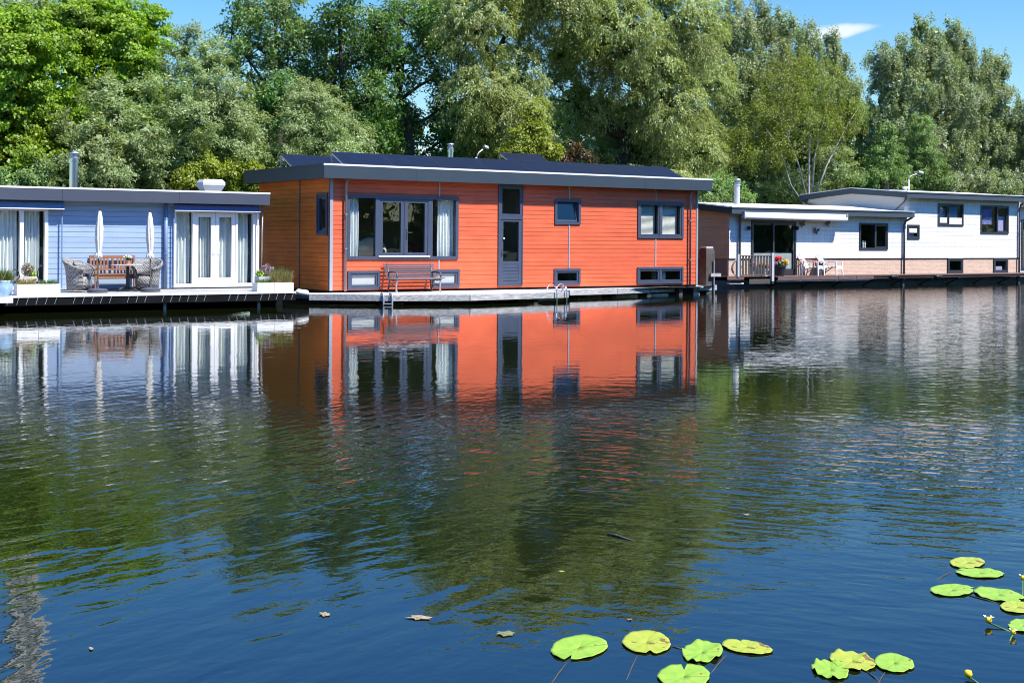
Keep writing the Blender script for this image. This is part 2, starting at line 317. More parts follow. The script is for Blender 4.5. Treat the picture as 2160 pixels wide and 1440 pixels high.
def brick_mat():
    m, nt, out = newmat('pink_brick'); L = nt.links.new; b = nn(nt, 'ShaderNodeBsdfPrincipled', i_Roughness=0.85)
    tc = nt.nodes.new('ShaderNodeTexCoord'); sp = nt.nodes.new('ShaderNodeSeparateXYZ'); cb = nt.nodes.new('ShaderNodeCombineXYZ'); L(tc.outputs['Object'], sp.inputs[0])
    ad = nn(nt, 'ShaderNodeMath', operation='ADD'); L(sp.outputs[0], ad.inputs[0]); L(sp.outputs[1], ad.inputs[1]); L(ad.outputs[0], cb.inputs[0]); L(sp.outputs[2], cb.inputs[1])
    br = nn(nt, 'ShaderNodeTexBrick', i_Scale=1.0); br.inputs['Mortar Size'].default_value = 0.006; br.inputs['Brick Width'].default_value = 0.21; br.inputs['Row Height'].default_value = 0.062
    br.inputs['Color1'].default_value = (0.60, 0.40, 0.28, 1); br.inputs['Color2'].default_value = (0.50, 0.31, 0.21, 1); br.inputs['Mortar'].default_value = (0.62, 0.55, 0.47, 1)
    L(cb.outputs[0], br.inputs[0]); L(br.outputs[0], b.inputs['Base Color']); L(b.outputs[0], out.inputs[0]); MATS['pink_brick'] = m
brick_mat()
leafmat('leaf_maple', (0.11, 0.23, 0.01), (0.23, 0.4, 0.018), (0.37, 0.51, 0.03), 0.46, 0.025, 0.5)
leafmat('leaf_silver', (0.185, 0.26, 0.075), (0.3, 0.4, 0.135), (0.42, 0.52, 0.22), 0.46, 0.035, 0.5)
leafmat('leaf_willow', (0.19, 0.25, 0.055), (0.34, 0.42, 0.12), (0.48, 0.54, 0.22), 0.46, 0.035, 0.5)
leafmat('leaf_ash', (0.05, 0.13, 0.022), (0.11, 0.23, 0.035), (0.2, 0.34, 0.07), 0.46, 0.025, 0.5)
leafmat('leaf_pale', (0.112, 0.213, 0.056), (0.200, 0.325, 0.088), (0.325, 0.450, 0.150), 0.46, 0.025, 0.5)
leafmat('leaf_poplar', (0.16, 0.22, 0.075), (0.25, 0.33, 0.125), (0.48, 0.54, 0.33), 0.46, 0.035, 0.5)
leafmat('leaf_birch', (0.12, 0.165, 0.018), (0.21, 0.27, 0.03), (0.32, 0.37, 0.07), 0.46, 0.025, 0.5)
leafmat('leaf_lime', (0.163, 0.237, 0.015), (0.288, 0.350, 0.025), (0.413, 0.425, 0.050), 0.46, 0.025, 0.5)
leafmat('leaf_copper', (0.09, 0.06, 0.02), (0.14, 0.085, 0.03), (0.2, 0.14, 0.05), 0.46, 0.025, 0.5)
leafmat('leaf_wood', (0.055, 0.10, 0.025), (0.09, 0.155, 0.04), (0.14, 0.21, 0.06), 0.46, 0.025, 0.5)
leafmat('blade_green', (0.04, 0.12, 0.02), (0.10, 0.22, 0.03), (0.20, 0.30, 0.06), 0.35, 0.06, patch=3)
leafmat('blade_dry', (0.20, 0.18, 0.04), (0.34, 0.27, 0.09), (0.45, 0.36, 0.15), 0.35, 0.05, patch=3)
leafmat('heather', (0.12, 0.16, 0.05), (0.42, 0.26, 0.40), (0.58, 0.42, 0.56), 0.3, 0.03, patch=3)
leafmat('twiggy', (0.16, 0.12, 0.08), (0.26, 0.19, 0.13), (0.34, 0.26, 0.18), 0.2, 0.03, patch=3)
leafmat('bright_leaf', (0.22, 0.40, 0.02), (0.36, 0.55, 0.04), (0.45, 0.6, 0.08), 0.4, 0.05, patch=3)
leafmat('flower_red', (0.7, 0.03, 0.03), (0.75, 0.06, 0.05), (0.8, 0.12, 0.12), 0.2, 0.02, patch=3)
leafmat('flower_yellow', (0.75, 0.35, 0.02), (0.8, 0.5, 0.03), (0.8, 0.62, 0.05), 0.2, 0.02, patch=3)
leafmat('flower_pink', (0.6, 0.15, 0.45), (0.7, 0.3, 0.55), (0.75, 0.5, 0.65), 0.2, 0.02, patch=3)
# ================================================================= ORANGE HOUSEBOAT (front wall Y=0, left wall X=0)
OR = thing('houseboat', 'orange clapboard houseboat with slate trim and solar panels on its flat roof', 'houseboat', (0, 0, 0.3), 'houseboats moored along the bank')
W0, D0, ZB, ZT, ZR = 14.49, 5.31, 0.36, 3.72, 4.09
T0, TL = TF(0.0), TS(0.0)
# openings
big = FR(731, 413.5, 965.7, 547, 0); dr = list(FR(1050, 389, 1101.6, 602.5, 0)); dr[3] = ZT
w2 = FR(1169.4, 420.8, 1223.5, 473.4); w3 = FR(1344.3, 424.5, 1440.6, 502.6)
l1 = FR(732.8, 571, 800.4, 610.2); l2 = FR(908, 568.6, 968, 606); l3 = FR(1167.8, 566.5, 1223, 600.8); l4 = FR(1343, 563, 1440, 598.2)
ops = [big, tuple(dr), w2, w3, l1, l2, l3, l4]
sy0, sy1 = SP(692.5, 450)[0], SP(669.7, 450)[0]; sz0, sz1 = SP(681, 496.5)[1], SP(681, 407.5)[1]
sops = [(sy0, sy1, sz0, sz1)]
def house_shell(house, x0, x1, y0, y1, z0, z1, ops, sops, m_front, m_side, board, T, TSd, room='plaster', part=None, backmat=None):
    a = MB(); core(a, T, x0, x1, z0, z1, ops); siding(a, T, x0, x1, z0, z1, board, ops); a.build('front_wall', m_front, house)
    b = MB(); core(b, TSd, y0 + 0.125, y1, z0, z1, sops); siding(b, TSd, y0, y1, z0, z1, board, sops); b.build('side_wall', m_side, house)
    c = MB(); c.box(x0 + 0.123, x1, y1 - 0.1, y1, z0, z1); c.box(x1 - 0.1, x1, y0 + 0.125, y1 - 0.103, z0, z1); c.build('rear_wall', backmat or m_side, house)
    d = MB(); d.box(x0 + 0.125, x1 - 0.103, y0 + 0.125, y1 - 0.103, z0 - 0.05, z0 + 0.02); d.build('room_floor', 'floor_wood', house)
    e = MB()
    for px in (part or []): e.box(px - 0.04, px + 0.04, y0 + 0.5, y1 - 0.105, z0 + 0.024, z1 - 0.01)
    e.box(x0 + 0.125, x1 - 0.103, y1 - 0.55, y1 - 0.5, z0 + 0.024, z1 - 0.01)
    e.build('room_partition', room, house)
house_shell(OR, 0, W0, 0, D0, ZB, ZT, ops, sops, 'orange_boards', 'tree_bounce_boards', 0.14, T0, TL, 'plaster', [5.6, 7.6, 10.2], 'orange_boards')
# trims standing proud of the boards
tr = MB()
def vtrim(mb, T, a, z0, z1, w=0.05, d=0.027): slab(mb, T, a - w / 2, a + w / 2, 0.0, d, z0, z1)
MB().box(-0.024, 0.075, -0.03, -0.0225, ZB, ZT).build('corner_trim', 'grey_trim', OR)
MB().box(-0.03, -0.0225, -0.0222, 0.06, ZB, ZT).build('corner_trim', 'slate_paint', OR)
MB().box(W0 - 0.06, W0 + 0.012, -0.03, -0.0225, ZB, ZT).build('corner_trim', 'grey_trim', OR)
for px, segs in ((925.5, ((big[3], ZT), (l2[3], big[2]))), (1200, ((w2[3], ZT), (l3[3], w2[2]))), (1382.5, ((w3[3], ZT), (l4[3], w3[2])))):
    a = FX(px); 
    for z0, z1 in segs:
        if z1 - z0 > 0.05:
            m = MB(); vtrim(m, T0, a, z0 + 0.003, z1 - 0.003, 0.045); m.build('cover_strip', 'grey_trim', OR)
m = MB(); vtrim(m, TL, SP(633, 450)[0], ZB, ZT, 0.05); m.build('cover_strip', 'slate_paint', OR)
MB().box(0.03, W0 - 0.03, 0.02, 0.1, 0.27, ZB - 0.004).build('plinth', 'hull', OR)
# windows
f = 0.095; x = lambda p: FX(p)
zl = FP(850, 418)[1]
bp = [(big[0] + f, x(790.5), big[2] + f, big[3] - f, False, 'glass'), (x(799.5), x(851.3), big[2] + f, big[3] - f, True, 'glass_dark'), (x(852.6), x(901.5), big[2] + f, big[3] - f, True, 'glass_dark'), (x(911), big[1] - f, big[2] + f, big[3] - f, False, 'glass')]
bw = window(OR, T0, big, 'slate_paint', f, bp, 0.11, name='patio_window')
MB().box(x(797), x(905), -0.075, -0.052, big[2] + 0.07, big[2] + 0.115).build('threshold', 'edge_metal', bw)
hm = MB(); hx = x(857); hm.box(hx - 0.02, hx + 0.02, -0.05, -0.03, 1.93, 2.22); hm.bar((hx, -0.085, 2.12), (hx + 0.15, -0.085, 2.12), 0.022, 0.022); hm.bar((hx, -0.03, 2.12), (hx, -0.09, 2.12), 0.022, 0.022); hm.build('handle', 'steel', bw)
dx0, dx1 = dr[0], dr[1]; ztr = FP(1075, 459.6)[1]; zdb = FP(1075, 600)[1]
dm = MB(); slab(dm, T0, dx0, x(1053.6), -0.09, 0.05, dr[2], dr[3]); slab(dm, T0, x(1099.8), dx1, -0.09, 0.05, dr[2], dr[3]); slab(dm, T0, x(1053.6), x(1099.8), -0.09, 0.05, ztr - 0.05, ztr + 0.05); slab(dm, T0, x(1053.6), x(1099.8), -0.09, 0.05, dr[2], dr[2] + 0.04); slab(dm, T0, x(1053.6), x(1099.8), -0.09, 0.05, dr[3] - 0.07, dr[3])
DR = dm.build('door_frame', 'slate_paint', OR)
sm = MB(); ring(sm, T0, x(1053.6) + 0.004, x(1099.8) - 0.004, ztr + 0.054, dr[3] - 0.074, 0.075, -0.06, 0.035); sm.build('transom', 'slate_paint', DR)
g = MB(); slab(g, T0, x(1053.6) + 0.08, x(1099.8) - 0.08, -0.03, -0.022, ztr + 0.13, dr[3] - 0.15); g.build('pane', 'glass', DR)
z = lambda p: FP(1075, p)[1]
lm = MB(); d0, d1 = x(1053.6) + 0.006, x(1099.8) - 0.006; st = 0.12; gz0, gz1 = z(551), z(467.5)
slab(lm, T0, d0, d0 + st, -0.05, 0.032, dr[2] + 0.045, ztr - 0.055); slab(lm, T0, d1 - st, d1, -0.05, 0.032, dr[2] + 0.045, ztr - 0.055); slab(lm, T0, d0 + st, d1 - st, -0.05, 0.032, gz1, ztr - 0.055)
zz = dr[2] + 0.045; nb = 7; hh = (gz0 - zz) / nb
for i in range(nb): slab(lm, T0, d0 + st, d1 - st, -0.05, 0.032 if i in (0, nb - 1) else 0.026, zz + i * hh + (0 if i == 0 else 0.012), zz + (i + 1) * hh)
slab(lm, T0, d0 + st, d1 - st, -0.045, 0.006, zz, gz0 - 0.01)
DL = lm.build('door', 'slate_paint', OR)
g = MB(); slab(g, T0, d0 + st, d1 - st, -0.02, -0.012, gz0, gz1); g.build('pane', 'glass_dark', DL)
hm = MB(); hx = d0 + 0.06; hz = z(532); hm.box(hx - 0.02, hx + 0.02, -0.048, -0.033, hz - 0.13, hz + 0.1); hm.bar((hx, -0.085, hz), (hx + 0.13, -0.085, hz), 0.02, 0.02); hm.bar((hx, -0.04, hz), (hx, -0.09, hz), 0.02, 0.02); hm.build('handle', 'steel', DL)
MB().lathe(d0 + 0.125, -0.05, [(0.0, z(505)), (0.03, z(504.5)), (0.03, z(501.5)), (0.0, z(501))], 10).build('bell_button', 'white_plastic', DL)
# tilted bathroom window: the sash leans into the room at its top
mb = MB(); ring(mb, T0, *w2, 0.085, -0.09, 0.05); tw = mb.build('window', 'slate_paint', OR)
s = MB(); a0, a1, c0, c1 = w2[0] + 0.09, w2[1] - 0.09, w2[2] + 0.09, w2[3] - 0.09; ln = c1 - c0; ang = math.radians(9)
def TT(a, d, zz): return (a, 0.03 - d * math.cos(ang) + (zz - c0) * math.sin(ang), c0 + (zz - c0) * math.cos(ang) + d * math.sin(ang))
ring(s, TT, a0, a1, c0, c1, 0.06, -0.03, 0.02); sh = s.build('sash', 'slate_paint', tw)
g = MB(); slab(g, TT, a0 + 0.06, a1 - 0.06, -0.004, 0.004, c0 + 0.06, c1 - 0.06); g.build('pane', 'glass', tw)
xm = x(1391.5)
f3 = 0.085
W3 = window(OR, T0, w3, 'slate_paint', f3, [(w3[0] + f3, xm - 0.03, w3[2] + f3, w3[3] - f3, True, 'glass'), (xm + 0.03, w3[1] - f3, w3[2] + f3, w3[3] - f3, True, 'glass')], 0.06)
for a0, a1 in ((w3[0] + f3, xm - 0.03), (xm + 0.03, w3[1] - f3)):
    b = MB(); n = 26; 
    for i in range(n):
        zz = w3[2] + f3 + 0.08 + i * (w3[3] - w3[2] - 2 * f3 - 0.16) / (n - 1); b.bar((a0 + 0.07, 0.16, zz), (a1 - 0.07, 0.16, zz), 0.045, 0.003, up=(0, -0.9, 1))
    for q in (0.25, 0.75): b.box(a0 + q * (a1 - a0) - 0.004, a0 + q * (a1 - a0) + 0.004, 0.155, 0.165, w3[2] + f3 + 0.05, w3[3] - f3)
    b.build('venetian_blind', 'blind', OR)
window(OR, T0, l1, 'slate_paint', 0.08, [(l1[0] + 0.08, l1[1] - 0.08, l1[2] + 0.08, l1[3] - 0.08, True, 'glass_frost')], 0.055)
window(OR, T0, l2, 'slate_paint', 0.08, [(l2[0] + 0.08, l2[1] - 0.08, l2[2] + 0.08, l2[3] - 0.08, True, 'glass_frost')], 0.055)
window(OR, T0, l3, 'slate_paint', 0.08, [(l3[0] + 0.08, l3[1] - 0.08, l3[2] + 0.08, l3[3] - 0.08, True, 'glass_dark')], 0.055)
xm = x(1391.5)
window(OR, T0, l4, 'slate_paint', 0.08, [(l4[0] + 0.08, xm - 0.035, l4[2] + 0.08, l4[3] - 0.08, True, 'glass_dark'), (xm + 0.035, l4[1] - 0.08, l4[2] + 0.08, l4[3] - 0.08, True, 'glass_dark')], 0.055)
window(OR, TL, sops[0], 'slate_paint', 0.08, [(sy0 + 0.08, sy1 - 0.08, sz0 + 0.08, sz1 - 0.08, True, 'glass_dark')], 0.06)
# roof
ov = 0.41; RX0, RX1, RY0, RY1 = -ov, 14.83, -ov, 5.66
MB().box(RX0 + 0.033, RX1 - 0.033, RY0 + 0.033, RY1 - 0.033, ZT + 0.003, ZR).build('roof', 'roof_felt', OR)
fz0, fz1 = ZT - 0.015, ZR - 0.01
cuts = [RX0] + [FX(p, -ov) for p in (878, 1060, 1206, 1361)] + [RX1]
fa = MB()
for a, b in zip(cuts, cuts[1:]): fa.box(a + (0.005 if a != RX0 else 0), b - 0.0, RY0, RY0 + 0.03, fz0, fz1)
fa.box(RX0, RX0 + 0.03, RY0 + 0.0305, RY1 - 0.0305, fz0, fz1); fa.box(RX1 - 0.03, RX1, RY0 + 0.0305, RY1 - 0.0305, fz0, fz1); fa.box(RX0, RX1, RY1 - 0.03, RY1, fz0, fz1)
fa.build('fascia', 'slate_fascia', OR)
e = MB(); z0, z1 = fz1 + 0.001, ZR + 0.045
e.box(RX0 - 0.008, RX1 + 0.008, RY0 - 0.008, RY0 + 0.06, z0, z1); e.box(RX0 - 0.008, RX1 + 0.008, RY1 - 0.06, RY1 + 0.008, z0, z1); e.box(RX1 - 0.06, RX1 + 0.008, RY0 + 0.0605, RY1 - 0.0605, z0, z1)
e.build('roof_edge', 'edge_metal', OR)
MB().box(RX0 - 0.008, RX0 + 0.06, RY0 + 0.0605, RY1 - 0.0605, z0, z1).build('roof_edge', 'slate_fascia', OR)
# downpipes
xp = 0.47; pipe_on(OR, [(xp, -0.22, ZT - 0.02), (xp, -0.1, ZT - 0.16), (xp, -0.09, ZB - 0.02)], 0.037, 'pipe_grey', clamps=(2.65, 1.62))
xp = FX(1455.6, -0.09); pipe_on(OR, [(xp, -0.22, ZT - 0.02), (xp, -0.1, ZT - 0.16), (xp, -0.09, ZB - 0.02)], 0.037, 'pipe_grey', clamps=(2.65, 1.25))
# solar panels: front row of eight, two on a higher row behind
def solar(x0, x1, ya, za, run=0.92, rise=0.42):
    s = Vector((0, run, rise)).normalized(); n = Vector((0, -s.z, s.y)); ln = math.hypot(run, rise)
    o = Vector(((x0 + x1) / 2, ya, za)); 
    def T(a, b, c): return (x0 + a, ya + s.y * b + n.y * c, za + s.z * b + n.z * c)
    w = x1 - x0; fr = MB()
    P = lambda mb, a0, a1, b0, b1, c0, c1: mb.add([T(a, b, c) for c in (c0, c1) for a, b in ((a0, b0), (a1, b0), (a1, b1), (a0, b1))], [(3, 2, 1, 0), (4, 5, 6, 7), (0, 1, 5, 4), (1, 2, 6, 5), (2, 3, 7, 6), (3, 0, 4, 7)])
    P(fr, 0, w, 0, ln, -0.02, 0.008); P(fr, 0, 0.012, 0, ln, 0.0085, 0.014); P(fr, w - 0.012, w, 0, ln, 0.0085, 0.014); P(fr, 0.012, w - 0.012, 0, 0.012, 0.0085, 0.014); P(fr, 0.012, w - 0.012, ln - 0.012, ln, 0.0085, 0.014)
    p = fr.build('solar_panel', 'black_frame', OR)
    c = MB(); P(c, 0.0125, w - 0.0125, 0.0125, ln - 0.0125, 0.009, 0.012); c.build('solar_glass', 'solar_cells', p)
    for a in (0.0, w): 
        k = MB(); q = T(a, ln * 0.93, -0.03); k.bar((q[0], q[1], ZR + 0.01), q, 0.03, 0.03); k.bar((q[0], ya + 0.05, ZR + 0.02), (q[0], q[1] + 0.02, ZR + 0.02), 0.03, 0.03); 
        r = T(a, 0.02, -0.035); k.bar(r, q, 0.03, 0.03); k.build('panel_bracket', 'lamp_grey', p)
pxs = (725.6, 831, 934, 1029, 1121, 1207, 1286, 1364, 1440); xs = [FX(p, 0.1) for p in pxs]
for a, b in zip(xs, xs[1:]): solar(a + 0.008, b - 0.008, 0.10, ZR + 0.06)
xa = FX(613, 2.6); solar(xa, xa + 1.68, 2.5, ZR + 0.08); solar(xa + 1.70, xa + 3.38, 2.5, ZR + 0.08)
xa = FX(1076, 1.75); solar(xa, xa + 1.68, 1.55, ZR + 0.40)
# flue on the roof
cx, cy = FX(949, 3.2), 3.2
def flue(house, x, y, z0, ztop, r, m, cap=True, name='chimney'):
    c = MB(); c.lathe(x, y, [(r, z0), (r, ztop - 0.30), (r * 1.18, ztop - 0.298), (r * 1.18, ztop - 0.25), (r, ztop - 0.248), (r, ztop - 0.2)], 20); o = c.build(name, m, house, smooth=False)
    if cap:
        k = MB(); k.lathe(x, y, [(r * 1.2, ztop - 0.2), (r * 1.2, ztop - 0.17), (r * 0.85, ztop - 0.169), (r * 0.85, ztop - 0.06), (r * 1.35, ztop - 0.05), (r * 1.2, ztop - 0.02), (0.01, ztop)], 20); k.build('chimney_cap', 'dull_steel', o)
    return o
flue(OR, cx, cy, ZR, FP(949, 302, cy)[1], 0.095, 'steel')
# hull under the house
MB().box(0.05, W0 - 0.05, 0.12, D0 - 0.05, -0.6, 0.262).build('hull', 'hull', OR)
# things inside, seen through the panes
curtain('pale curtain drawn to the left edge of the wide orange-boat window', big[0] + 0.08, x(762), 0.2, big[2] + 0.05, big[3] - 0.02, 'curtain_cloth', 5, 0.04, 1)
curtain('pale curtain gathered at the right edge of the wide orange-boat window', x(929), big[1] - 0.05, 0.2, big[2] + 0.05, big[3] - 0.02, 'curtain_cloth', 5, 0.04, 2)
def tub_chair(label, x, y, z0, m, rot, s=1.0, base=0.0):
    t = thing('armchair', label, 'armchair', (x, y, z0)); rg = range(13); P = []
    for (r, hz) in ((0.36, 0.12), (0.40, 0.5), (0.41, 0.92), (0.37, 1.0), (0.31, 0.95), (0.30, 0.45)):
        row = []
        for i in rg:
            a = math.radians(-115 + 230 * i / 12); hh = hz if hz < 0.5 else 0.45 + (hz - 0.45) * (0.45 + 0.55 * math.cos(a * 0.75) ** 2)
            row.append((x + s * r * math.sin(a + rot), y + s * r * math.cos(a + rot), z0 + base + s * hh))
        P.append(row)
    MB().grid(P).build('backrest', m, t, smooth=True)
    c = MB(); c.lathe(x, y, [(0.30 * s, z0 + base + 0.1), (0.31 * s, z0 + base + 0.42 * s), (0.26 * s, z0 + base + 0.47 * s)], 18); c.build('seat', m, t, smooth=True)
    l = MB(); l.lathe(x, y, [(0.22 * s, z0), (0.22 * s, z0 + 0.03), (0.03, z0 + 0.05), (0.03, z0 + base + 0.1)], 14); l.build('foot', 'dull_steel', t)
    return t
cx = FX(781, 0.75); tub_chair('cream armchair inside the wide orange-boat window', cx, 0.75, ZB + 0.025, 'beige_fabric', 0.5, 1.25, 0.35)
cx = FX(872, 1.3); tub_chair('dark red armchair behind the glazed door of the orange boat', cx, 1.3, ZB + 0.025, 'red_fabric', -0.5, 1.25, 0.3)
t = thing('coffee_table', 'small white-topped table inside the orange boat glazed doors', 'table', (FX(826, 1.0), 1.0, ZB + 0.025)); tx, ty = t.location[0], 1.0
MB().lathe(tx, ty, [(0.38, 1.12), (0.38, 1.15)], 20).build('tabletop', 'white_paint', t); MB().lathe(tx, ty, [(0.25, ZB + 0.03), (0.03, ZB + 0.06), (0.03, 1.12)], 12).build('leg', 'steel', t)
c = alone(MB().box(x(1396), x(1414), 0.25, 0.55, ZB + 0.03, l4[2] + 0.42).build('storage_box', 'white_paint'), (x(1405), 0.4, ZB + 0.03)); tag(c, 'white storage box behind the low double window of the orange boat', 'box')
# ---- floating deck in front
ZD = 0.295
pts = [GP(*p, ZD) for p in ((686, 620.7), (820, 622.2), (990, 621.6), (1197, 615.8))]
rb = [GP(1199.5, 611.5, ZD), GP(1300, 608.9, ZD), GP(1510, 601.4, ZD)]
DK = thing('floating_deck', 'grey timber deck floating along the orange houseboat front', 'deck', (4, -1.2, 0.0))
d = MB(); yb = -0.012
outer = [(-1.35, 0.35), (-0.95, -0.60)] + pts
inner = rb
d.prism(outer + [(pts[-1][0], yb), (0.0, yb), (-0.9, 0.35)], ZD - 0.04, ZD); d.prism([(pts[-1][0] + 0.003, yb), (rb[0][0], rb[0][1] + 0.02), (rb[1][0], rb[1][1] + 0.02), (rb[2][0], rb[2][1]), (rb[2][0] + 0.1, rb[2][1] + 0.9), (W0 + 0.3, 0.9), (W0 + 0.3, yb)], ZD - 0.04, ZD)
d.build('deck_boards', 'pale_deck', DK)
def edge_board(mb, P, z0, z1, th=0.05):
    for (p, q) in zip(P, P[1:]):
        p = Vector((*p, 0)); q = Vector((*q, 0)); a = (q - p).normalized(); n = Vector((a.y, -a.x, 0)) * th
        g = a * 0.004
        mb.add([(v.x, v.y, z) for z in (z0, z1) for v in (p + g, q - g, q - g + n, p + g + n)], [(3, 2, 1, 0), (4, 5, 6, 7), (0, 1, 5, 4), (1, 2, 6, 5), (2, 3, 7, 6), (3, 0, 4, 7)])
def lerp(a, b, t): return (a[0] + (b[0] - a[0]) * t, a[1] + (b[1] - a[1]) * t)
m = MB(); P = [outer[1], pts[0], lerp(pts[0], pts[1], 0.12), lerp(pts[1], pts[2], 0.25), lerp(pts[1], pts[2], 0.95), pts[2], lerp(pts[2], pts[3], 0.5), pts[3]]
P = [outer[1], pts[0], pts[1], pts[2], lerp(pts[2], pts[3], 0.5), pts[3], (pts[3][0], rb[0][1])]
edge_board(m, P, ZD - 0.175, ZD + 0.006); edge_board(m, [rb[0], rb[1], lerp(rb[1], rb[2], 0.3), rb[2], (rb[2][0] + 0.12, rb[2][1] + 0.9)], ZD - 0.175, ZD + 0.006)
m.build('edge_board', 'grey_wood', DK)
m = MB(); edge_board(m, [outer[0], outer[1]], ZD - 0.13, ZD - 0.002); m.build('edge_board', 'old_wood', DK)
# boxes of pale foam afloat under the deck and the beams that hold it
rr = random.Random(4)
for i in range(8):
    fx = 2.6 + i * 1.62; fy = -1.35 if fx < 7 else -0.15 + max(0, (fx - 11) * 0.12)
    f_ = MB(); f_.box(fx, fx + rr.uniform(0.8, 1.1), fy, fy + 0.5, -0.25, 0.075 + rr.uniform(-0.02, 0.01)); f_.build('float', 'foam', DK)
    b_ = MB(); b_.box(fx - 0.32, fx - 0.16, fy - 0.25, fy + 0.9, -0.3, ZD - 0.06); b_.build('beam', 'old_wood', DK)
for px in (1491, 1499.5):
    a = GP(px, 617.5, 0); MB().lathe(a[0], a[1], [(0.05, -0.8), (0.05, ZD - 0.06)], 10).build('post', 'grey_wood', DK)
# boarding ladder in front
lx0, ly0 = FX(805.3, pts[1][1] - 0.12), 0; t_ = 0.5
def on_front(px): 
    for (p, q) in zip(pts, pts[1:]):
        for k in range(101):
            u = k / 100; s_ = lerp(p, q, u)
            dd = (s_[0] - CAM[0], s_[1] - CAM[1]); pxx = CX + FL * (VY * dd[0] - VX * dd[1]) / (VX * dd[0] + VY * dd[1])
            if pxx >= px: return s_
    return pts[-1]
A, B = on_front(805.3), on_front(823)
L_ = thing('boarding_ladder', 'weathered two-rail ladder hooked over the deck edge below the slatted bench', 'ladder', (A[0], A[1] - 0.1, 0))
for q in (A, B): MB().tube([(q[0], q[1] + 0.06, ZD + 0.02), (q[0], q[1] - 0.02, ZD + 0.06), (q[0], q[1] - 0.10, ZD + 0.02), (q[0], q[1] - 0.11, ZD - 0.1), (q[0], q[1] - 0.11, -0.7)], 0.028, 8).build('rail', 'grey_trim', L_, smooth=True)
for zz in (0.045, -0.25): MB().bar((A[0], A[1] - 0.11, zz), (B[0], B[1] - 0.11, zz), 0.06, 0.03).build('rung', 'grey_trim', L_)
A, B = (lerp(pts[2], pts[3], 0.86)), (lerp(pts[2], pts[3], 0.965))
S_ = thing('swim_ladder', 'steel swim ladder with two hooped handrails at the deck corner', 'ladder', (A[0], A[1], ZD))
for q in (A, B):
    MB().tube([(q[0], q[1] + 0.42 - 0.42 * (1 - math.cos(PI * k / 10)) / 2 * 1.3, ZD + 0.26 * math.sin(PI * k / 10)) for k in range(11)] + [(q[0], q[1] - 0.13, ZD - 0.15), (q[0], q[1] - 0.13, -0.8)], 0.02, 8).build('handrail', 'steel', S_, smooth=True)
for zz in (-0.05, -0.3): MB().bar((A[0], A[1] - 0.13, zz), (B[0], B[1] - 0.13, zz), 0.03, 0.02).build('rung', 'steel', S_)
q = lerp(pts[2], pts[3], 0.985); k = MB(); k.lathe(q[0] - 0.02, q[1] + 0.16, [(0.05, ZD + 0.006), (0.045, ZD + 0.03), (0.03, ZD + 0.04), (0.03, ZD + 0.15), (0.05, ZD + 0.16), (0.04, ZD + 0.19)], 12); k.bar((q[0] - 0.1, q[1] + 0.16, ZD + 0.12), (q[0] + 0.07, q[1] + 0.16, ZD + 0.12), 0.025, 0.025)
c = k.build('mooring_bollard', 'dull_steel'); alone(c, (q[0], q[1] + 0.16, ZD)); tag(c, 'little steel bollard beside the swim ladder', 'bollard')
# slatted park bench
fl, fr_ = GP(838.5, 617.6, ZD), GP(926, 615.6, ZD)
bx0, bx1 = fl[0], fr_[0]; by = (fl[1] + fr_[1]) / 2
BN = thing('park_bench', 'slatted metal park bench on the deck below the wide window', 'bench', ((bx0 + bx1) / 2, by, ZD))
def bench_side(xx):
    m = MB(); m.tube([(xx, by - 0.03, ZD), (xx, by + 0.02, ZD + 0.12), (xx, by, ZD + 0.26), (xx, by - 0.03, ZD + 0.40)], [0.035, 0.025, 0.025, 0.03], 8); return m
for xx in (bx0, bx1):
    bench_side(xx).build('front_leg', 'dull_steel', BN, smooth=True)
    MB().tube([(xx, by + 0.55, ZD), (xx, by + 0.47, ZD + 0.2), (xx, by + 0.42, ZD + 0.40), (xx, by + 0.52, ZD + 0.62), (xx, by + 0.63, ZD + 0.86)], 0.028, 8).build('rear_leg', 'cast_iron', BN, smooth=True)
    m = MB(); m.tube([(xx, by - 0.03, ZD + 0.38), (xx, by + 0.2, ZD + 0.36), (xx, by + 0.45, ZD + 0.39)], 0.025, 8); m.tube([(xx, by + 0.02, ZD + 0.16), (xx, by + 0.25, ZD + 0.24), (xx, by + 0.5, ZD + 0.14)], 0.018, 8); m.build('side_brace', 'cast_iron', BN, smooth=True)
    MB().tube([(xx, by + 0.5, ZD + 0.60), (xx, by + 0.2, ZD + 0.63), (xx, by - 0.02, ZD + 0.59), (xx, by - 0.05, ZD + 0.42)], 0.025, 8).build('armrest', 'cast_iron', BN, smooth=True)
e0, e1 = bx0 - 0.13, bx1 + 0.13
for i in range(6):
    yy = by - 0.06 + i * 0.085; zz = ZD + 0.435 - 0.012 * (2.5 - abs(i - 2.5)); MB().bar((e0, yy, zz), (e1, yy, zz), 0.058, 0.028).build('seat_slat', 'bench_slat', BN)
for i in range(7):
    k = (i + 0.6) / 7; yy = by + 0.42 + 0.21 * k; zz = ZD + 0.44 + 0.42 * k; MB().bar((e0, yy, zz), (e1, yy, zz), 0.028, 0.040, up=(0, -0.3, 1)).build('back_slat', 'bench_slat', BN)
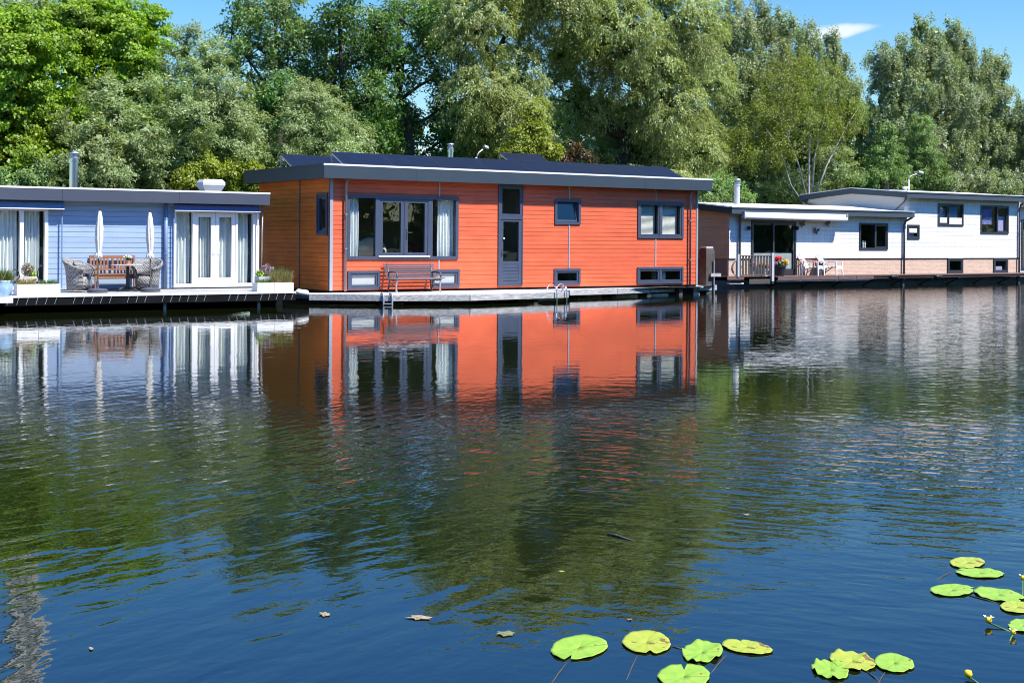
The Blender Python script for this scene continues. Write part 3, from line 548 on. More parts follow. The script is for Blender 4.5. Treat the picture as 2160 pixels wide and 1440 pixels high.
# mooring pile
mp = 0.9; mx = FX(1491, mp); PL = thing('mooring_pile', 'dark weathered mooring pile with a pale metal cap', 'mooring post', (mx, mp, 0)); zt = FP(1491, 521, mp)[1]
m = MB(); r0 = 0.21
m.add([(mx + a * r0 * k, mp + b * r0 * k, z_) for z_, k in ((-1, 1.05), (zt - 0.25, 1.0), (zt - 0.1, 0.9), (zt - 0.035, 0.72)) for a, b in ((-1, -1), (1, -1), (1, 1), (-1, 1))], [(4 * i + k, 4 * i + (k + 1) % 4, 4 * i + 4 + (k + 1) % 4, 4 * i + 4 + k) for i in range(3) for k in range(4)] + [(12, 13, 14, 15)])
m.build('post', 'old_wood', PL)
MB().box(mx - 0.165, mx + 0.165, mp - 0.165, mp + 0.165, zt - 0.033, zt + 0.01).build('post_cap', 'edge_metal', PL)
m = MB(); zb = FP(1491, 583, mp)[1]; m.box(mx - 0.06, mx + 0.42, mp - 0.32, mp - 0.23, zb, zb + 0.12); m.build('bracket', 'grey_wood', PL); MB().tube([(mx + 0.12, mp - 0.27, zb + 0.6), (mx + 0.12, mp - 0.27, -0.6)], 0.03, 8).build('guide_rod', 'dull_steel', PL)
# ================================================================= BLUE HOUSEBOAT (front wall Y=1.3)
yb = 1.3; TB = TF(yb); ZDB = 0.43
BL = thing('houseboat', 'pale blue clapboard houseboat with white glazed doors and a steel flue', 'houseboat', (-8, yb, 0.3), 'houseboats moored along the bank')
bx1 = FX(544.5, yb); bx0 = bx1 - 13.5; bzt = 2.92; bzr = 3.25; bzb = 0.47; bd = 5.2
q = lambda p, y=505: FP(p, y, yb)[0]
rw = [q(364), q(538.5), 0.475, FP(450, 443, yb)[1]]; lw = [q(-70), q(100.5), 0.475, FP(60, 438, yb)[1]]
house_shell(BL, bx0, bx1, yb, yb + bd, bzb - 0.02, bzt, [tuple(lw), tuple(rw)], [], 'blue_boards', 'blue_boards', 0.143, TB, TS(bx0), 'plaster', [-4.9, -7.5])
wp = 'white_paint'
def glazed(rect, cols, low):
    mb = MB(); fw = 0.09; ring(mb, TB, *rect, fw, -0.09, 0.055, wb=0.1)
    for a, b in cols: slab(mb, TB, a, b, -0.088, 0.052, rect[2] + 0.1, rect[3] - fw)
    mb.box(rect[0] - 0.03, rect[1] + 0.03, yb - 0.12, yb - 0.056, rect[2], rect[2] + 0.045)
    return mb.build('glazed_front', wp, BL)
gf = glazed(rw, [(q(444.5), q(449)), (q(457.5), q(462))] and [(q(405), q(409)), (q(496), q(500))], 0)
zt_, zb_ = rw[3] - 0.09, rw[2] + 0.1
def pane(par, a0, a1, z0, z1, gl='glass'):
    m = MB(); slab(m, TB, a0, a1, -0.03, -0.022, z0, z1); m.build('pane', gl, par)
pane(gf, rw[0] + 0.09, q(405), zb_, zt_); pane(gf, q(500), rw[1] - 0.09, zb_, zt_)
for a, b in ((q(409.4), q(452.6)), (q(453.4), q(495.6))):
    s = MB(); ring(s, TB, a, b, zb_ + 0.006, zt_ - 0.006, 0.115, -0.06, 0.036, wb=0.17); o = s.build('door', wp, gf)
    m = MB(); slab(m, TB, a + 0.115, b - 0.115, -0.03, -0.022, zb_ + 0.176, zt_ - 0.12); m.build('pane', 'glass', gf)
    hxx = b - 0.06 if a < q(440) else a + 0.06
    k = MB(); k.box(hxx - 0.010, hxx + 0.010, yb - 0.052, yb - 0.037, 1.40, 1.52); k.bar((hxx, yb - 0.07, 1.47), (hxx + 0.07, yb - 0.07, 1.47), 0.014, 0.014); k.build('handle', 'white_plastic', o)
gl_ = glazed(lw, [(q(41), q(49))], 0)
pane(gl_, lw[0] + 0.09, q(41), lw[2] + 0.1, lw[3] - 0.09); pane(gl_, q(49), lw[1] - 0.09, lw[2] + 0.1, lw[3] - 0.09)
for i, (a, b, n, lb) in enumerate(((q(368), q(405), 5, 'curtain behind the left side pane of the blue boat glazed doors'), (q(424), q(447), 4, 'narrow curtain in the left door of the blue boat glazed doors'), (q(461), q(491), 4, 'curtain in the right door of the blue boat glazed doors'), (q(501), q(528), 4, 'curtain at the far right pane of the blue boat, nearest the orange boat'), (q(-40), q(40), 9, 'long curtain in the blue boat window cut by the photo edge'), (q(52), q(88), 5, 'curtain behind the planter and beside the white post of the blue boat window'))):
    curtain(lb, a, b, yb + 0.22, 0.55, rw[3] - 0.03, 'curtain_white', n, 0.05, 20 + i, 'curtains of the blue houseboat')
# roller awnings over the two windows
def roller(a, b, zt, zb2):
    m = MB(); n = 10; P = []
    for k in range(4):
        u = k / 3; P.append([(a + (b - a) * i / n, yb - 0.16 - 0.10 * u, zt + (zb2 - zt) * u - 0.02 * math.sin(PI * i / n) * u) for i in range(n + 1)])
    m.grid(P); o = m.build('roller_awning', 'blue_canvas' if a > -6 else 'sail_blue', BL, smooth=True, solid=0.008)
    MB().tube([(a, yb - 0.265, zb2), (b, yb - 0.265, zb2 - 0.0)], 0.016, 8).build('awning_bar', wp, o)
    for xx in (a + 0.02, b - 0.02):
        g = MB(); g.box(xx - 0.016, xx + 0.016, yb - 0.14, yb - 0.108, 0.5, zt); g.build('awning_guide', 'blue_pipe' if xx < -5.6 or xx < q(400) else wp, o)
roller(q(362), q(541.5), bzt - 0.01, FP(450, 445.5, yb - 0.2)[1]); roller(q(-80), q(129.5), bzt - 0.01, FP(60, 440, yb - 0.2)[1])
for xx in (bx1 - 0.05,): MB().box(xx - 0.06, xx + 0.07, yb - 0.03, yb - 0.0225, bzb, bzt).build('corner_trim', wp, BL)
# pipes
xp = q(347.5); pipe_on(BL, [(xp, yb - 0.1, bzt), (xp, yb - 0.09, 0.44)], 0.055, 'blue_pipe', clamps=(2.45, 1.45))
xp = FX(553, yb - 0.1); pipe_on(BL, [(bx1 + 0.09, yb - 0.1, bzt), (bx1 + 0.09, yb - 0.09, 1.05)], 0.024, 'dull_steel')
# roof
o4 = 0.4; RX0, RX1, RY0, RY1 = bx0 - o4, FX(569, yb - o4), yb - o4, yb + bd + o4
MB().box(RX0 + 0.033, RX1 - 0.033, RY0 + 0.033, RY1 - 0.033, bzt + 0.003, bzr - 0.02).build('roof', 'roof_felt', BL)
fa = MB(); cuts = [RX0] + [FX(p, RY0) for p in (131, 378)] + [RX1]
for a, b in zip(cuts, cuts[1:]): fa.box(a + (0.006 if a != RX0 else 0), b, RY0, RY0 + 0.03, bzt - 0.02, bzr - 0.03)
fa.box(RX1 - 0.03, RX1, RY0 + 0.0305, RY1 - 0.031, bzt - 0.02, bzr - 0.03); fa.box(RX0, RX0 + 0.03, RY0 + 0.0305, RY1 - 0.031, bzt - 0.02, bzr - 0.03); fa.box(RX0, RX1, RY1 - 0.03, RY1, bzt - 0.02, bzr - 0.03)
fa.build('fascia', 'blue_fascia', BL)
e = MB(); z0, z1 = bzr - 0.029, bzr + 0.02
e.box(RX0 - 0.008, RX1 + 0.008, RY0 - 0.008, RY0 + 0.09, z0, z1); e.box(RX0, RX1, RY1 - 0.06, RY1, z0, z1); e.box(RX1 - 0.06, RX1 + 0.008, RY0 + 0.0905, RY1 - 0.0605, z0, z1)
e.build('roof_edge', 'edge_metal', BL)
cy = 2.9; flue(BL, FX(155, cy), cy, bzr - 0.03, FP(155, 320, cy)[1], 0.125, 'steel')
vy = 2.6; va, vb = FX(420, vy), FX(467, vy); vm = (va + vb) / 2; hw = (vb - va) / 2; zv = FP(443, 379, vy)[1]; z0 = bzr - 0.03
vz = zv - z0; m = MB(); rs = [(0.78, 0), (0.74, vz * 0.25), (1.0, vz * 0.62), (1.0, vz * 0.8), (0.8, vz)]
m.add([(vm + a * hw * k, vy + b * hw * 0.8 * k, z0 + h) for k, h in rs for a, b in ((-1, -1), (1, -1), (1, 1), (-1, 1))], [(4 * i + k, 4 * i + (k + 1) % 4, 4 * i + 4 + (k + 1) % 4, 4 * i + 4 + k) for i in range(4) for k in range(4)] + [(16, 17, 18, 19)])
m.build('roof_vent', 'vent_grey', BL)
MB().box(bx0, bx1 - 0.05, yb - 1.9, yb + bd, -0.6, 0.20).build('hull', 'hull', BL)
# deck
DX0, DX1, DY = bx0 - 1, FX(625, -1.85), -1.85
m = MB(); n = 22; w_ = (yb - 0.004 - DY - 0.12) / n
for i in range(n): m.box(DX0, DX1 - 0.02, DY + 0.1 + i * w_, DY + 0.1 + (i + 1) * w_ - 0.007, ZDB - 0.035, ZDB + (0.002 if i % 2 else 0))
dk = m.build('deck', 'grey_wood', BL)
MB().box(DX0, DX1, DY, DY + 0.095, ZDB - 0.04, ZDB + 0.008).build('deck_edge', 'white_paint', dk)
MB().box(DX0, DX1, DY + 0.02, DY + 0.06, ZDB - 0.24, ZDB - 0.041).build('edge_board', 'hull', dk)
MB().box(DX1 - 0.04, DX1, DY + 0.0605, yb, ZDB - 0.24, ZDB - 0.041).build('edge_board', 'hull', dk)
for i in range(34):
    if i in (5, 9, 10, 17, 21, 27): continue
    xx = DX1 - 0.08 - i * 0.232; MB().bar((xx, DY - 0.004, ZDB - 0.045), (xx - 0.05, DY + 0.012, ZDB - 0.215), 0.007, 0.007).build('lacing', 'planter_grey', dk)
for px in (347, 545):
    xx = FX(px, DY + 0.3); MB().lathe(xx, DY + 0.25, [(0.045, -0.8), (0.045, ZDB - 0.05)], 10).build('post', 'grey_wood', dk)
# raised ledge with the blue pot, at the photo's edge
lx1 = FX(21, -2.2); m = MB(); m.box(lx1 - 3.0, lx1, -2.55, -1.87, 0.30, 0.44); c = m.build('deck_ledge', 'planter_white'); alone(c, (lx1 - 1, -2.2, 0.30)); tag(c, 'white timber ledge carrying the pale blue pot', 'ledge')
def leafy(n, cen, rad, size, seed, style='ball', up=0.5):
    """many little two-triangle leaves in an ellipsoid, or upright blades"""
    rg = np.random.default_rng(seed); cen = np.array(cen); rad = np.array(rad)
    if style == 'blade':
        p = cen + (rg.random((n, 3)) * 2 - 1) * rad * np.array([1, 1, 0]); a = np.stack([rg.normal(0, .35, n), rg.normal(0, .35, n), np.ones(n)], 1); a /= np.linalg.norm(a, axis=1)[:, None]
        L = (size[0] * (0.5 + 0.7 * rg.random(n)))[:, None]; b = np.cross(a, rg.normal(0, 1, (n, 3))); b /= np.linalg.norm(b, axis=1)[:, None]; w = size[1]
        V = np.stack([p - b * w, p + b * w, p + a * L * .6 + b * w * .8, p + a * L + b * w * 0.1], 1)
    else:
        d = rg.normal(0, 1, (n, 3)); d /= np.linalg.norm(d, axis=1)[:, None]; r = rg.random(n) ** 0.45; p = cen + d * rad * r[:, None]
        nr = d * .6 + np.array([0, 0, up]) + rg.normal(0, .6, (n, 3)); nr /= np.linalg.norm(nr, axis=1)[:, None]
        a = np.cross(nr, rg.normal(0, 1, (n, 3))); a /= np.linalg.norm(a, axis=1)[:, None]; b = np.cross(nr, a); s = (0.6 + .8 * rg.random(n))[:, None]
        V = np.stack([p - a * size[0] * s, p + b * size[1] * s, p + a * size[0] * s, p - b * size[1] * s], 1)
    return V.reshape(-1, 3)
def quads_obj(name, V, m, parent=None, mats=None):
    nq = len(V) // 4; off = np.array(rootloc(parent)) if parent is not None else np.zeros(3)
    me = bpy.data.meshes.new(name); me.vertices.add(4 * nq); me.loops.add(4 * nq); me.polygons.add(nq)
    me.vertices.foreach_set('co', (V - off).astype(np.float32).ravel()); me.loops.foreach_set('vertex_index', np.arange(4 * nq, dtype=np.int32))
    me.polygons.foreach_set('loop_start', np.arange(0, 4 * nq, 4, dtype=np.int32)); me.polygons.foreach_set('loop_total', np.full(nq, 4, np.int32))
    me.update(calc_edges=True); me.materials.append(MATS[m]); o = bpy.data.objects.new(name, me); COL.objects.link(o)
    if parent is not None: o.parent = parent
    return o
# ---- planters
def box_planter(label, x0, x1, y0, y1, z0, z1, m, plants, group=None):
    t = thing('planter_box', label, 'planter', ((x0 + x1) / 2, (y0 + y1) / 2, z0), group)
    b = MB(); w = 0.025; b.box(x0, x1, y0, y0 + w, z0, z1); b.box(x0, x1, y1 - w, y1, z0, z1); b.box(x0, x0 + w, y0 + w, y1 - w, z0, z1); b.box(x1 - w, x1, y0 + w, y1 - w, z0, z1); b.box(x0 + w, x1 - w, y0 + w, y1 - w, z0, z0 + 0.02); b.build('box', m, t)
    MB().box(x0 + w, x1 - w, y0 + w, y1 - w, z0 + 0.021, z1 - 0.035).build('soil', 'soil', t)
    for nm, V, mm in plants(t, x0, x1, y0, y1, z1 - 0.04): quads_obj(nm, V, mm, t)
    return t
def blades(n, mm, h, seed, nm='grass'): return lambda t, x0, x1, y0, y1, z: [(nm, leafy(n, ((x0 + x1) / 2, (y0 + y1) / 2, z), ((x1 - x0) / 2 - .05, (y1 - y0) / 2 - .05, 0), (h, 0.007), seed, 'blade'), mm)]
py0, py1 = -1.70, -1.32
pg = 'white planter boxes on the blue boat deck'; P = lambda p: FX(p, py0)
box_planter('white planter box of dry tufted grass beside the blue pot', P(37), P(82.5), py0, py1, ZDB + 0.01, ZDB + 0.29, 'planter_white', blades(420, 'blade_dry', 0.2, 1), pg)
box_planter('white planter box of short green grass beside the left wicker armchair', P(83.5), P(128), py0, py1, ZDB + 0.01, ZDB + 0.29, 'planter_white', blades(600, 'blade_green', 0.15, 2), pg)
box_planter('white planter box of low green grass at the right end of the blue deck', P(544), P(579), py0, py1, ZDB + 0.01, ZDB + 0.25, 'planter_white', blades(500, 'blade_green', 0.15, 3), pg)
box_planter('white planter box of straw-coloured grass at the deck corner by the orange boat', P(580), P(620), py0, py1, ZDB + 0.01, ZDB + 0.25, 'planter_white', lambda t, x0, x1, y0, y1, z: blades(650, 'blade_dry', 0.40, 4)(t, x0, x1, y0, y1, z) + [('tall_grass', leafy(250, ((x0 + x1) / 2, py1 - .1, z), ((x1 - x0) / 2 - .1, .08, 0), (0.5, 0.007), 7, 'blade'), 'blade_green')], pg)
ry0, ry1 = -1.28, -0.95; P = lambda p: FX(p, ry0); zr0, zr1 = ZDB + 0.29, ZDB + 0.47
def heath(m1, m2, s): 
    def f(t, x0, x1, y0, y1, z):
        xc, yc = (x0 + x1) / 2, (y0 + y1) / 2; hw = (x1 - x0) / 2
        return [('foliage', leafy(900, (xc + 0.02, yc, z + 0.22), (hw * 0.75, 0.16, 0.18), (0.02, 0.011), s), m1), ('young_leaves', leafy(220, (xc + hw * m2[1], yc - .02, z + 0.10), (hw * 0.42, 0.14, 0.12), (0.035, 0.018), s + 1), 'bright_leaf')]
    return f
t = box_planter('pinkish raised planter with a rounded twiggy shrub behind the white boxes', P(40), P(80), ry0, ry1, ZDB + 0.004, zr1, 'planter_pale', heath('twiggy', (0, 0.6), 11))
t = box_planter('grey raised planter with lilac heather at the right end of the blue deck', P(547), P(586), ry0, ry1, ZDB + 0.004, zr1 - 0.06, 'planter_grey', heath('heather', (0, -0.65), 15))
# blue pot
px_, py_ = FX(8, -2.2), -2.2; PT = thing('flower_pot', 'pale blue glazed pot of tufted grass on the white ledge', 'plant pot', (px_, py_, 0.44))
MB().lathe(px_, py_, [(0.13, 0.441), (0.17, 0.47), (0.215, 0.58), (0.222, 0.70), (0.20, 0.80), (0.215, 0.84), (0.195, 0.84), (0.18, 0.80)], 24).build('pot', 'pot_blue', PT, smooth=True)
quads_obj('foliage', np.concatenate([leafy(420, (px_, py_, 0.80), (0.15, 0.15, 0), (0.34, 0.009), 31, 'blade')]), 'blade_green', PT); quads_obj('dry_leaves', leafy(260, (px_, py_, 0.80), (0.18, 0.18, 0), (0.26, 0.009), 32, 'blade'), 'blade_dry', PT)
# iron bird ornaments among the boxes
def bird(label, x, y, z, s=1, flip=1):
    m = MB(); m.tube([(x, y, z), (x + .03 * flip, y, z + .06 * s), (x - .05 * flip, y, z + .2 * s), (x - .03 * flip, y, z + .36 * s), (x + .03 * flip, y, z + .46 * s), (x + .12 * flip, y, z + .47 * s)], [.03, .03, .016, .013, .018, .006], 8); m.tube([(x + .10 * flip, y, z - .02), (x, y, z + .05), (x - .12 * flip, y, z + .02)], [.01, .05, .01], 8)
    o = m.build('bird_ornament', 'black_plastic', None, smooth=True); alone(o, (x, y, z)); return tag(o, label, 'ornament', 'iron garden birds on the planters')
bird('black long-necked garden bird between the two left planter boxes', FX(83.5, -1.5), -1.5, ZDB + 0.29, 1.0); bird('black garden bird bowed over the dry-grass planter box', FX(37.5, -1.45), -1.45, ZDB + 0.33, 0.7, -1)
# ---- garden furniture
def wicker_chair(label, x, y, rot, grp):
    t = thing('wicker_armchair', label, 'armchair', (0, 0, 0), grp); n = 32; O = []; I = []
    def rim(a): c = 0.5 + 0.5 * math.cos(a); return 0.60 + 0.29 * c ** 1.1
    prof = []
    def ringrow(r, zf): 
        row = []
        for i in range(n + 1):
            a = math.radians(-142 + 284 * i / n); rr = r(a); row.append((rr * math.sin(a) * 1.0, rr * math.cos(a), zf(a)))
        return row
    fl = lambda a, k: 0.33 + 0.085 * k
    rows = [ringrow(lambda a: 0.30, lambda a: 0.05), ringrow(lambda a: 0.315, lambda a: 0.30), ringrow(lambda a: 0.345, lambda a: rim(a) * 0.72), ringrow(lambda a: 0.40, lambda a: rim(a) * 0.93), ringrow(lambda a: 0.425, lambda a: rim(a) - 0.03), ringrow(lambda a: 0.415, lambda a: rim(a)), ringrow(lambda a: 0.385, lambda a: rim(a)), ringrow(lambda a: 0.35, lambda a: rim(a) - 0.05), ringrow(lambda a: 0.29, lambda a: rim(a) * 0.7), ringrow(lambda a: 0.27, lambda a: 0.40)]
    b = MB(); b.grid(rows)
    # front panel with an arched bottom
    P = []; k = 14
    for z in (0, 1, 2): P.append([(-0.19 + 0.38 * i / k, -0.26 - 0.05 * math.sin(PI * i / k), (0.05 + 0.07 * math.sin(PI * i / k)) * (1 - z / 2) + 0.42 * z / 2) for i in range(k + 1)])
    b.grid(P); b.grid([[(-0.19, -0.26, 0.05), (-0.19, -0.26, 0.42)], [(-0.19, -0.235, 0.05), (-0.165, -0.21, 0.42)]])
    b.grid([[(r * math.sin(a) * 0.27, r * math.cos(a) * 0.27 - (0.0), 0.41) for a in [2 * PI * i / 20 for i in range(21)]] for r in (0.02, 1.0)])
    b.build('wicker_shell', 'wicker', t, smooth=True, solid=0.02)
    for i in range(2): pass
    R = MB(); R.tube([ (0.40 * math.sin(math.radians(-142 + 284 * i / n)), 0.40 * math.cos(math.radians(-142 + 284 * i / n)), rim(math.radians(-142 + 284 * i / n))) for i in range(n + 1)], 0.03, 8); R.build('rolled_rim', 'wicker', t, smooth=True)
    c = MB(); c.lathe(0, 0, [(0.02, 0.42), (0.24, 0.42), (0.26, 0.45), (0.245, 0.49), (0.02, 0.50)], 24); c.build('cushion', 'cushion', t, smooth=True)
    t.location = (x, y, ZDB); t.rotation_euler = (0, 0, rot); return t
fy = -0.05
wc = wicker_chair('grey wicker tub armchair turned towards the table, beside the green-grass planter', FX(167, fy + .15), fy + .15, math.radians(38), 'wicker armchairs on the blue deck')
wd = copy_tree(wc); wd.location = (FX(311, fy + .3), fy + .3, ZDB); wd.rotation_euler = (0, 0, math.radians(-38)); wd['label'] = 'grey wicker tub armchair facing the canal, right of the round table'
# wooden settle
sy = 0.72; s0, s1 = FX(200, sy), FX(297, sy); WB = thing('garden_bench', 'reddish hardwood garden bench with slatted back against the blue wall', 'bench', ((s0 + s1) / 2, sy, ZDB)); Z = ZDB
for xx in (s0, s1 - 0.06):
    m = MB(); m.bar((xx + .03, sy + .42, Z), (xx + .03, sy + .50, Z + .97), .06, .05, up=(1, 0, 0)); m.build('rear_leg', 'teak', WB); MB().box(xx, xx + .06, sy - .05, sy + .01, Z, Z + .44).build('front_leg', 'teak', WB)
    m = MB(); m.box(xx, xx + .06, sy - .07, sy + .44, Z + .62, Z + .65); m.box(xx, xx + .06, sy - .05, sy, Z + .44, Z + .62); m.build('armrest', 'teak', WB)
for i in range(5): MB().box(s0 + .0, s1 - .0, sy - .05 + i * .09, sy + .03 + i * .09, Z + .44, Z + .465).build('seat_slat', 'teak', WB)
MB().box(s0 + .062, s1 - .062, sy - .03, sy, Z + .34, Z + .439).build('apron', 'teak', WB)
for zz, hh in ((.56, .05), (.90, .07)): MB().box(s0 + .06, s1 - .06, sy + .455, sy + .49, Z + zz, Z + zz + hh).build('back_rail', 'teak', WB)
mid = (s0 + s1) / 2; MB().box(mid - .03, mid + .03, sy + .46, sy + .495, Z + .611, Z + .899).build('back_post', 'teak', WB)
for i in range(12):
    u = s0 + .12 + (s1 - s0 - .24) * i / 11
    if abs(u - mid) > .05: MB().box(u - .025, u + .025, sy + .462, sy + .482, Z + .612, Z + .898).build('back_slat', 'teak', WB)
# round table
tx, ty = FX(270, 0.0), 0.0; TBL = thing('round_table', 'round pedestal garden table between the two wicker armchairs', 'table', (tx, ty, ZDB)); tz = FP(270, 558, ty)[1]; tr_ = (FX(304, ty) - FX(235, ty)) / 2 * 0.98
MB().lathe(tx, ty, [(tr_, tz - .03), (tr_ + .01, tz - .015), (tr_, tz)], 32).build('tabletop', 'grey_wood', TBL); MB().lathe(tx, ty, [(.05, Z + .07), (.045, tz - .031)], 14).build('pedestal', 'black_plastic', TBL)
for k in range(4): a = k * PI / 2 + .4; MB().tube([(tx, ty, Z + .12), (tx + .2 * math.cos(a), ty + .2 * math.sin(a), Z + .10), (tx + .38 * math.cos(a), ty + .38 * math.sin(a), Z + .025)], [.03, .028, .025], 8).build('foot', 'black_plastic', TBL, smooth=True)
gx = FX(270.5, -.1); FPt = thing('flower_pot', 'small terracotta pot of white flowers on the round table', 'plant pot', (gx, -.1, tz)); m = MB(); m.lathe(gx, -.1, [(.06, tz + .002), (.09, tz + .01), (.09, tz + .02), (.055, tz + .025), (.075, tz + .13), (.06, tz + .13)], 16); m.build('pot', 'brick_pot', FPt, smooth=False)
quads_obj('foliage', leafy(120, (gx, -.1, tz + .17), (.11, .11, .06), (.03, .016), 41), 'blade_green', FPt); quads_obj('blossom', leafy(110, (gx, -.1, tz + .21), (.12, .12, .05), (.02, .018), 42), 'parasol_cloth', FPt)
# closed parasols
def parasol(label, px, y, ztop, lean=0.0):
    x = FX(px, y); t = thing('closed_parasol', label, 'parasol', (x, y, ZDB), 'closed parasols on the blue deck'); Z = ZDB; zt = ztop
    MB().lathe(x, y, [(.25, Z + .003), (.27, Z + .02), (.27, Z + .05), (.255, Z + .055), (.265, Z + .06), (.265, Z + .085), (.22, Z + .10), (.05, Z + .115), (.035, Z + .13), (.035, Z + .30), (.02, Z + .31)], 28).build('base', 'grey_plastic', t)
    MB().tube([(x, y, Z + .12), (x + lean, y, zt - .02)], .02, 10).build('pole', 'dull_stem', t)
    h0 = zt - 1.32; pr = [(.05, h0), (.10, h0 + .03), (.085, h0 + .12), (.055, h0 + .17), (.075, h0 + .25), (.10, h0 + .55), (.095, h0 + .8), (.06, h0 + 1.1), (.03, zt - .06), (.012, zt - .045)]
    m = MB(); m.lathe(0, 0, pr, 48, lambda r, z, a: r * (1 + .16 * math.sin(8 * a + z * 4) + .07 * math.sin(3 * a + 9 * z))); m.v = [(vx + x + lean * (vz - Z) / (zt - Z), vy + y, vz) for vx, vy, vz in m.v]; cn = m.build('canopy', 'parasol_cloth', t, smooth=True)
    MB().lathe(x + lean * (h0 + .17 - Z) / (zt - Z), y, [(.062, h0 + .155), (.062, h0 + .185)], 16).build('tie_strap', 'parasol_cloth', cn)
    MB().lathe(x + lean, y, [(.012, zt - .05), (.02, zt - .035), (.022, zt - .015), (.008, zt + .01)], 12).build('finial', 'black_plastic', t)
parasol('cream parasol folded up on its pole in front of the wooden garden bench', 206.5, -.45, FP(211, 441, -.45)[1], .05); parasol('cream parasol folded up beside the grey downpipe and right wicker armchair', 318, -.45, FP(315, 444, -.45)[1], -.03)
# white fender slung at the deck end
fa_, fb_ = GP(628, 615, .33), GP(651, 615.5, .33); fy2 = -1.3; x0, x1 = FX(628, fy2), FX(650, fy2)
m = MB(); m.tube([(x0 - .05, fy2, .40), (x0, fy2, .40), (x0 + .02, fy2, .40), (x1 - .03, fy2, .36), (x1, fy2, .355), (x1 + .03, fy2, .352)], [.03, .07, .085, .085, .07, .03], 14); o = m.build('fender', 'white_plastic', None, smooth=True); alone(o, (x0, fy2, .33)); tag(o, 'white fender lying between the blue deck and the orange boat', 'fender')
# ================================================================= WHITE HOUSEBOAT (front wall Y=5.3)
yw = 5.3; TW = TF(yw); ZW = 0.47; dW = 6.0
WH = thing('houseboat', 'white-clad houseboat on a pink brick base with low gabled roofs', 'houseboat', (28, yw, 0.3), 'houseboats moored along the bank')
q = lambda p, y=505: FP(p, y, yw)[0]
wx0, wxm, wx1 = q(1538), q(1907), 40.25
zbk, zlo, zhi = 1.18, 3.10, 4.0
R = lambda l, t_, r, b: FR(l, t_, r, b, yw)
sd = list(R(1584, 466, 1678, 579)); sd[2] = ZW + 0.02; sd[3] = 2.80
wa = R(1812, 470.3, 1872, 526.6); wb_ = R(1913, 474, 1938.5, 504.7); wc_ = R(1977.7, 429.5, 2031.3, 476.6); wd_ = R(2068, 433.3, 2126.6, 493); we = R(1998.4, 544.3, 2030.5, 576.3); wf = R(2095.5, 544.5, 2125, 575.6)
ops = [tuple(sd), wa, wb_, wc_, wd_, we, wf]
# walls: one low volume, one tall one
for (a0, a1, zt) in ((wx0, wxm, zlo), (wxm, wx1, zhi)):
    m = MB(); core(m, TW, a0, a1, zbk + 0.012, zt, ops); siding(m, TW, a0, a1, zbk + 0.012, zt, 0.171, ops, 0.003, 0.004, 0.011); m.build('front_wall', 'white_boards', WH)
m = MB(); core(m, TW, wx0, wx1, ZW - 0.01, zbk - 0.012, ops); slab(m, TW, wx0, q(1584) , 0, 0.0, ZW, zbk - .02) if False else None; m.build('brick_base', 'pink_brick', WH)
m = MB()
for a0, a1, l, h in free(wx0 - .01, wx1, zbk - 0.02, zbk + 0.02, ops): slab(m, TW, a0, a1, -0.05, 0.022, zbk - 0.0115, zbk + 0.0115)
m.build('drip_ledge', 'black_frame', WH)
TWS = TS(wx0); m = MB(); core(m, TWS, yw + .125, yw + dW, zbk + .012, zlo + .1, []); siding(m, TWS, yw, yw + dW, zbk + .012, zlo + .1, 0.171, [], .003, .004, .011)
m.build('side_wall', 'orange_bounce_boards', WH)
m = MB(); core(m, TWS, yw + .125, yw + dW, ZW - .01, zbk - .012, []); slab(m, TWS, yw + .125, yw + dW, -.05, .022, zbk - .0115, zbk + .0115); m.build('brick_base', 'shaded_brick', WH)
# gable of the tall volume, facing left above the low roof
pk = yw + dW / 2
def gable(x, th, ys, zs, mat, name, z0):
    poly = [(ys[0], z0), (ys[2], z0), (ys[2], zs[2]), (ys[1], zs[1]), (ys[0], zs[0])]
    m = MB(); m.add([(xx, y, z) for xx in (x, x + th) for y, z in poly], [(0, 1, 2, 3, 4), (9, 8, 7, 6, 5)] + [(i, (i + 1) % 5, 5 + (i + 1) % 5, 5 + i) for i in range(5)]); return m.build(name, mat, WH)
paint('pale_roof', (0.62, 0.62, 0.61), 0.8, 0.12, 2)
paint('gable_boards', (0.78, 0.75, 0.70), 0.6, 0.04, 1.5)
g = MB(); zt1 = zhi + 0.02
nb = 9; z0g = zlo - .1; zpk = zhi + .27
for i in range(nb):
    a0 = z0g + i * .171; a1 = min(a0 + .165, zpk)
    def ext(z): 
        if z <= zhi: return yw + .02, yw + dW - .02
        k = (z - zhi) / (zpk - zhi); return yw + .02 + (pk - yw) * k, yw + dW - .02 - (pk - yw) * k
    if a0 >= zpk: break
    (p0, p1), (r0, r1) = ext(a0), ext(a1)
    g.add([(wxm - .02, p0, a0), (wxm - .02, p1, a0), (wxm - .008, r1, a1), (wxm - .008, r0, a1)], [(0, 1, 2, 3)])
g.build('gable_cladding', 'gable_boards', WH)
gable(wxm - .004, .12, (yw + .125, pk, yw + dW), (zhi, zpk, zhi), 'gable_boards', 'gable_wall', zlo - .2)
gable(wx0 + .001, .12, (yw + .01, pk, yw + dW), (zlo + .12, zlo + .40, zlo + .12), 'orange_bounce_boards', 'gable_wall', zlo + .101)
m = MB(); m.box(wx1 - .1, wx1, yw + .125, yw + dW - .11, ZW, zhi); m.box(wx0 + .13, wx1, yw + dW - .1, yw + dW, ZW, zlo + .2); m.build('rear_wall', 'white_boards', WH)
m = MB(); m.box(wx0 + .13, wx1 - .11, yw + .125, yw + dW - .105, ZW - .05, ZW + .015); m.build('room_floor', 'floor_wood', WH)
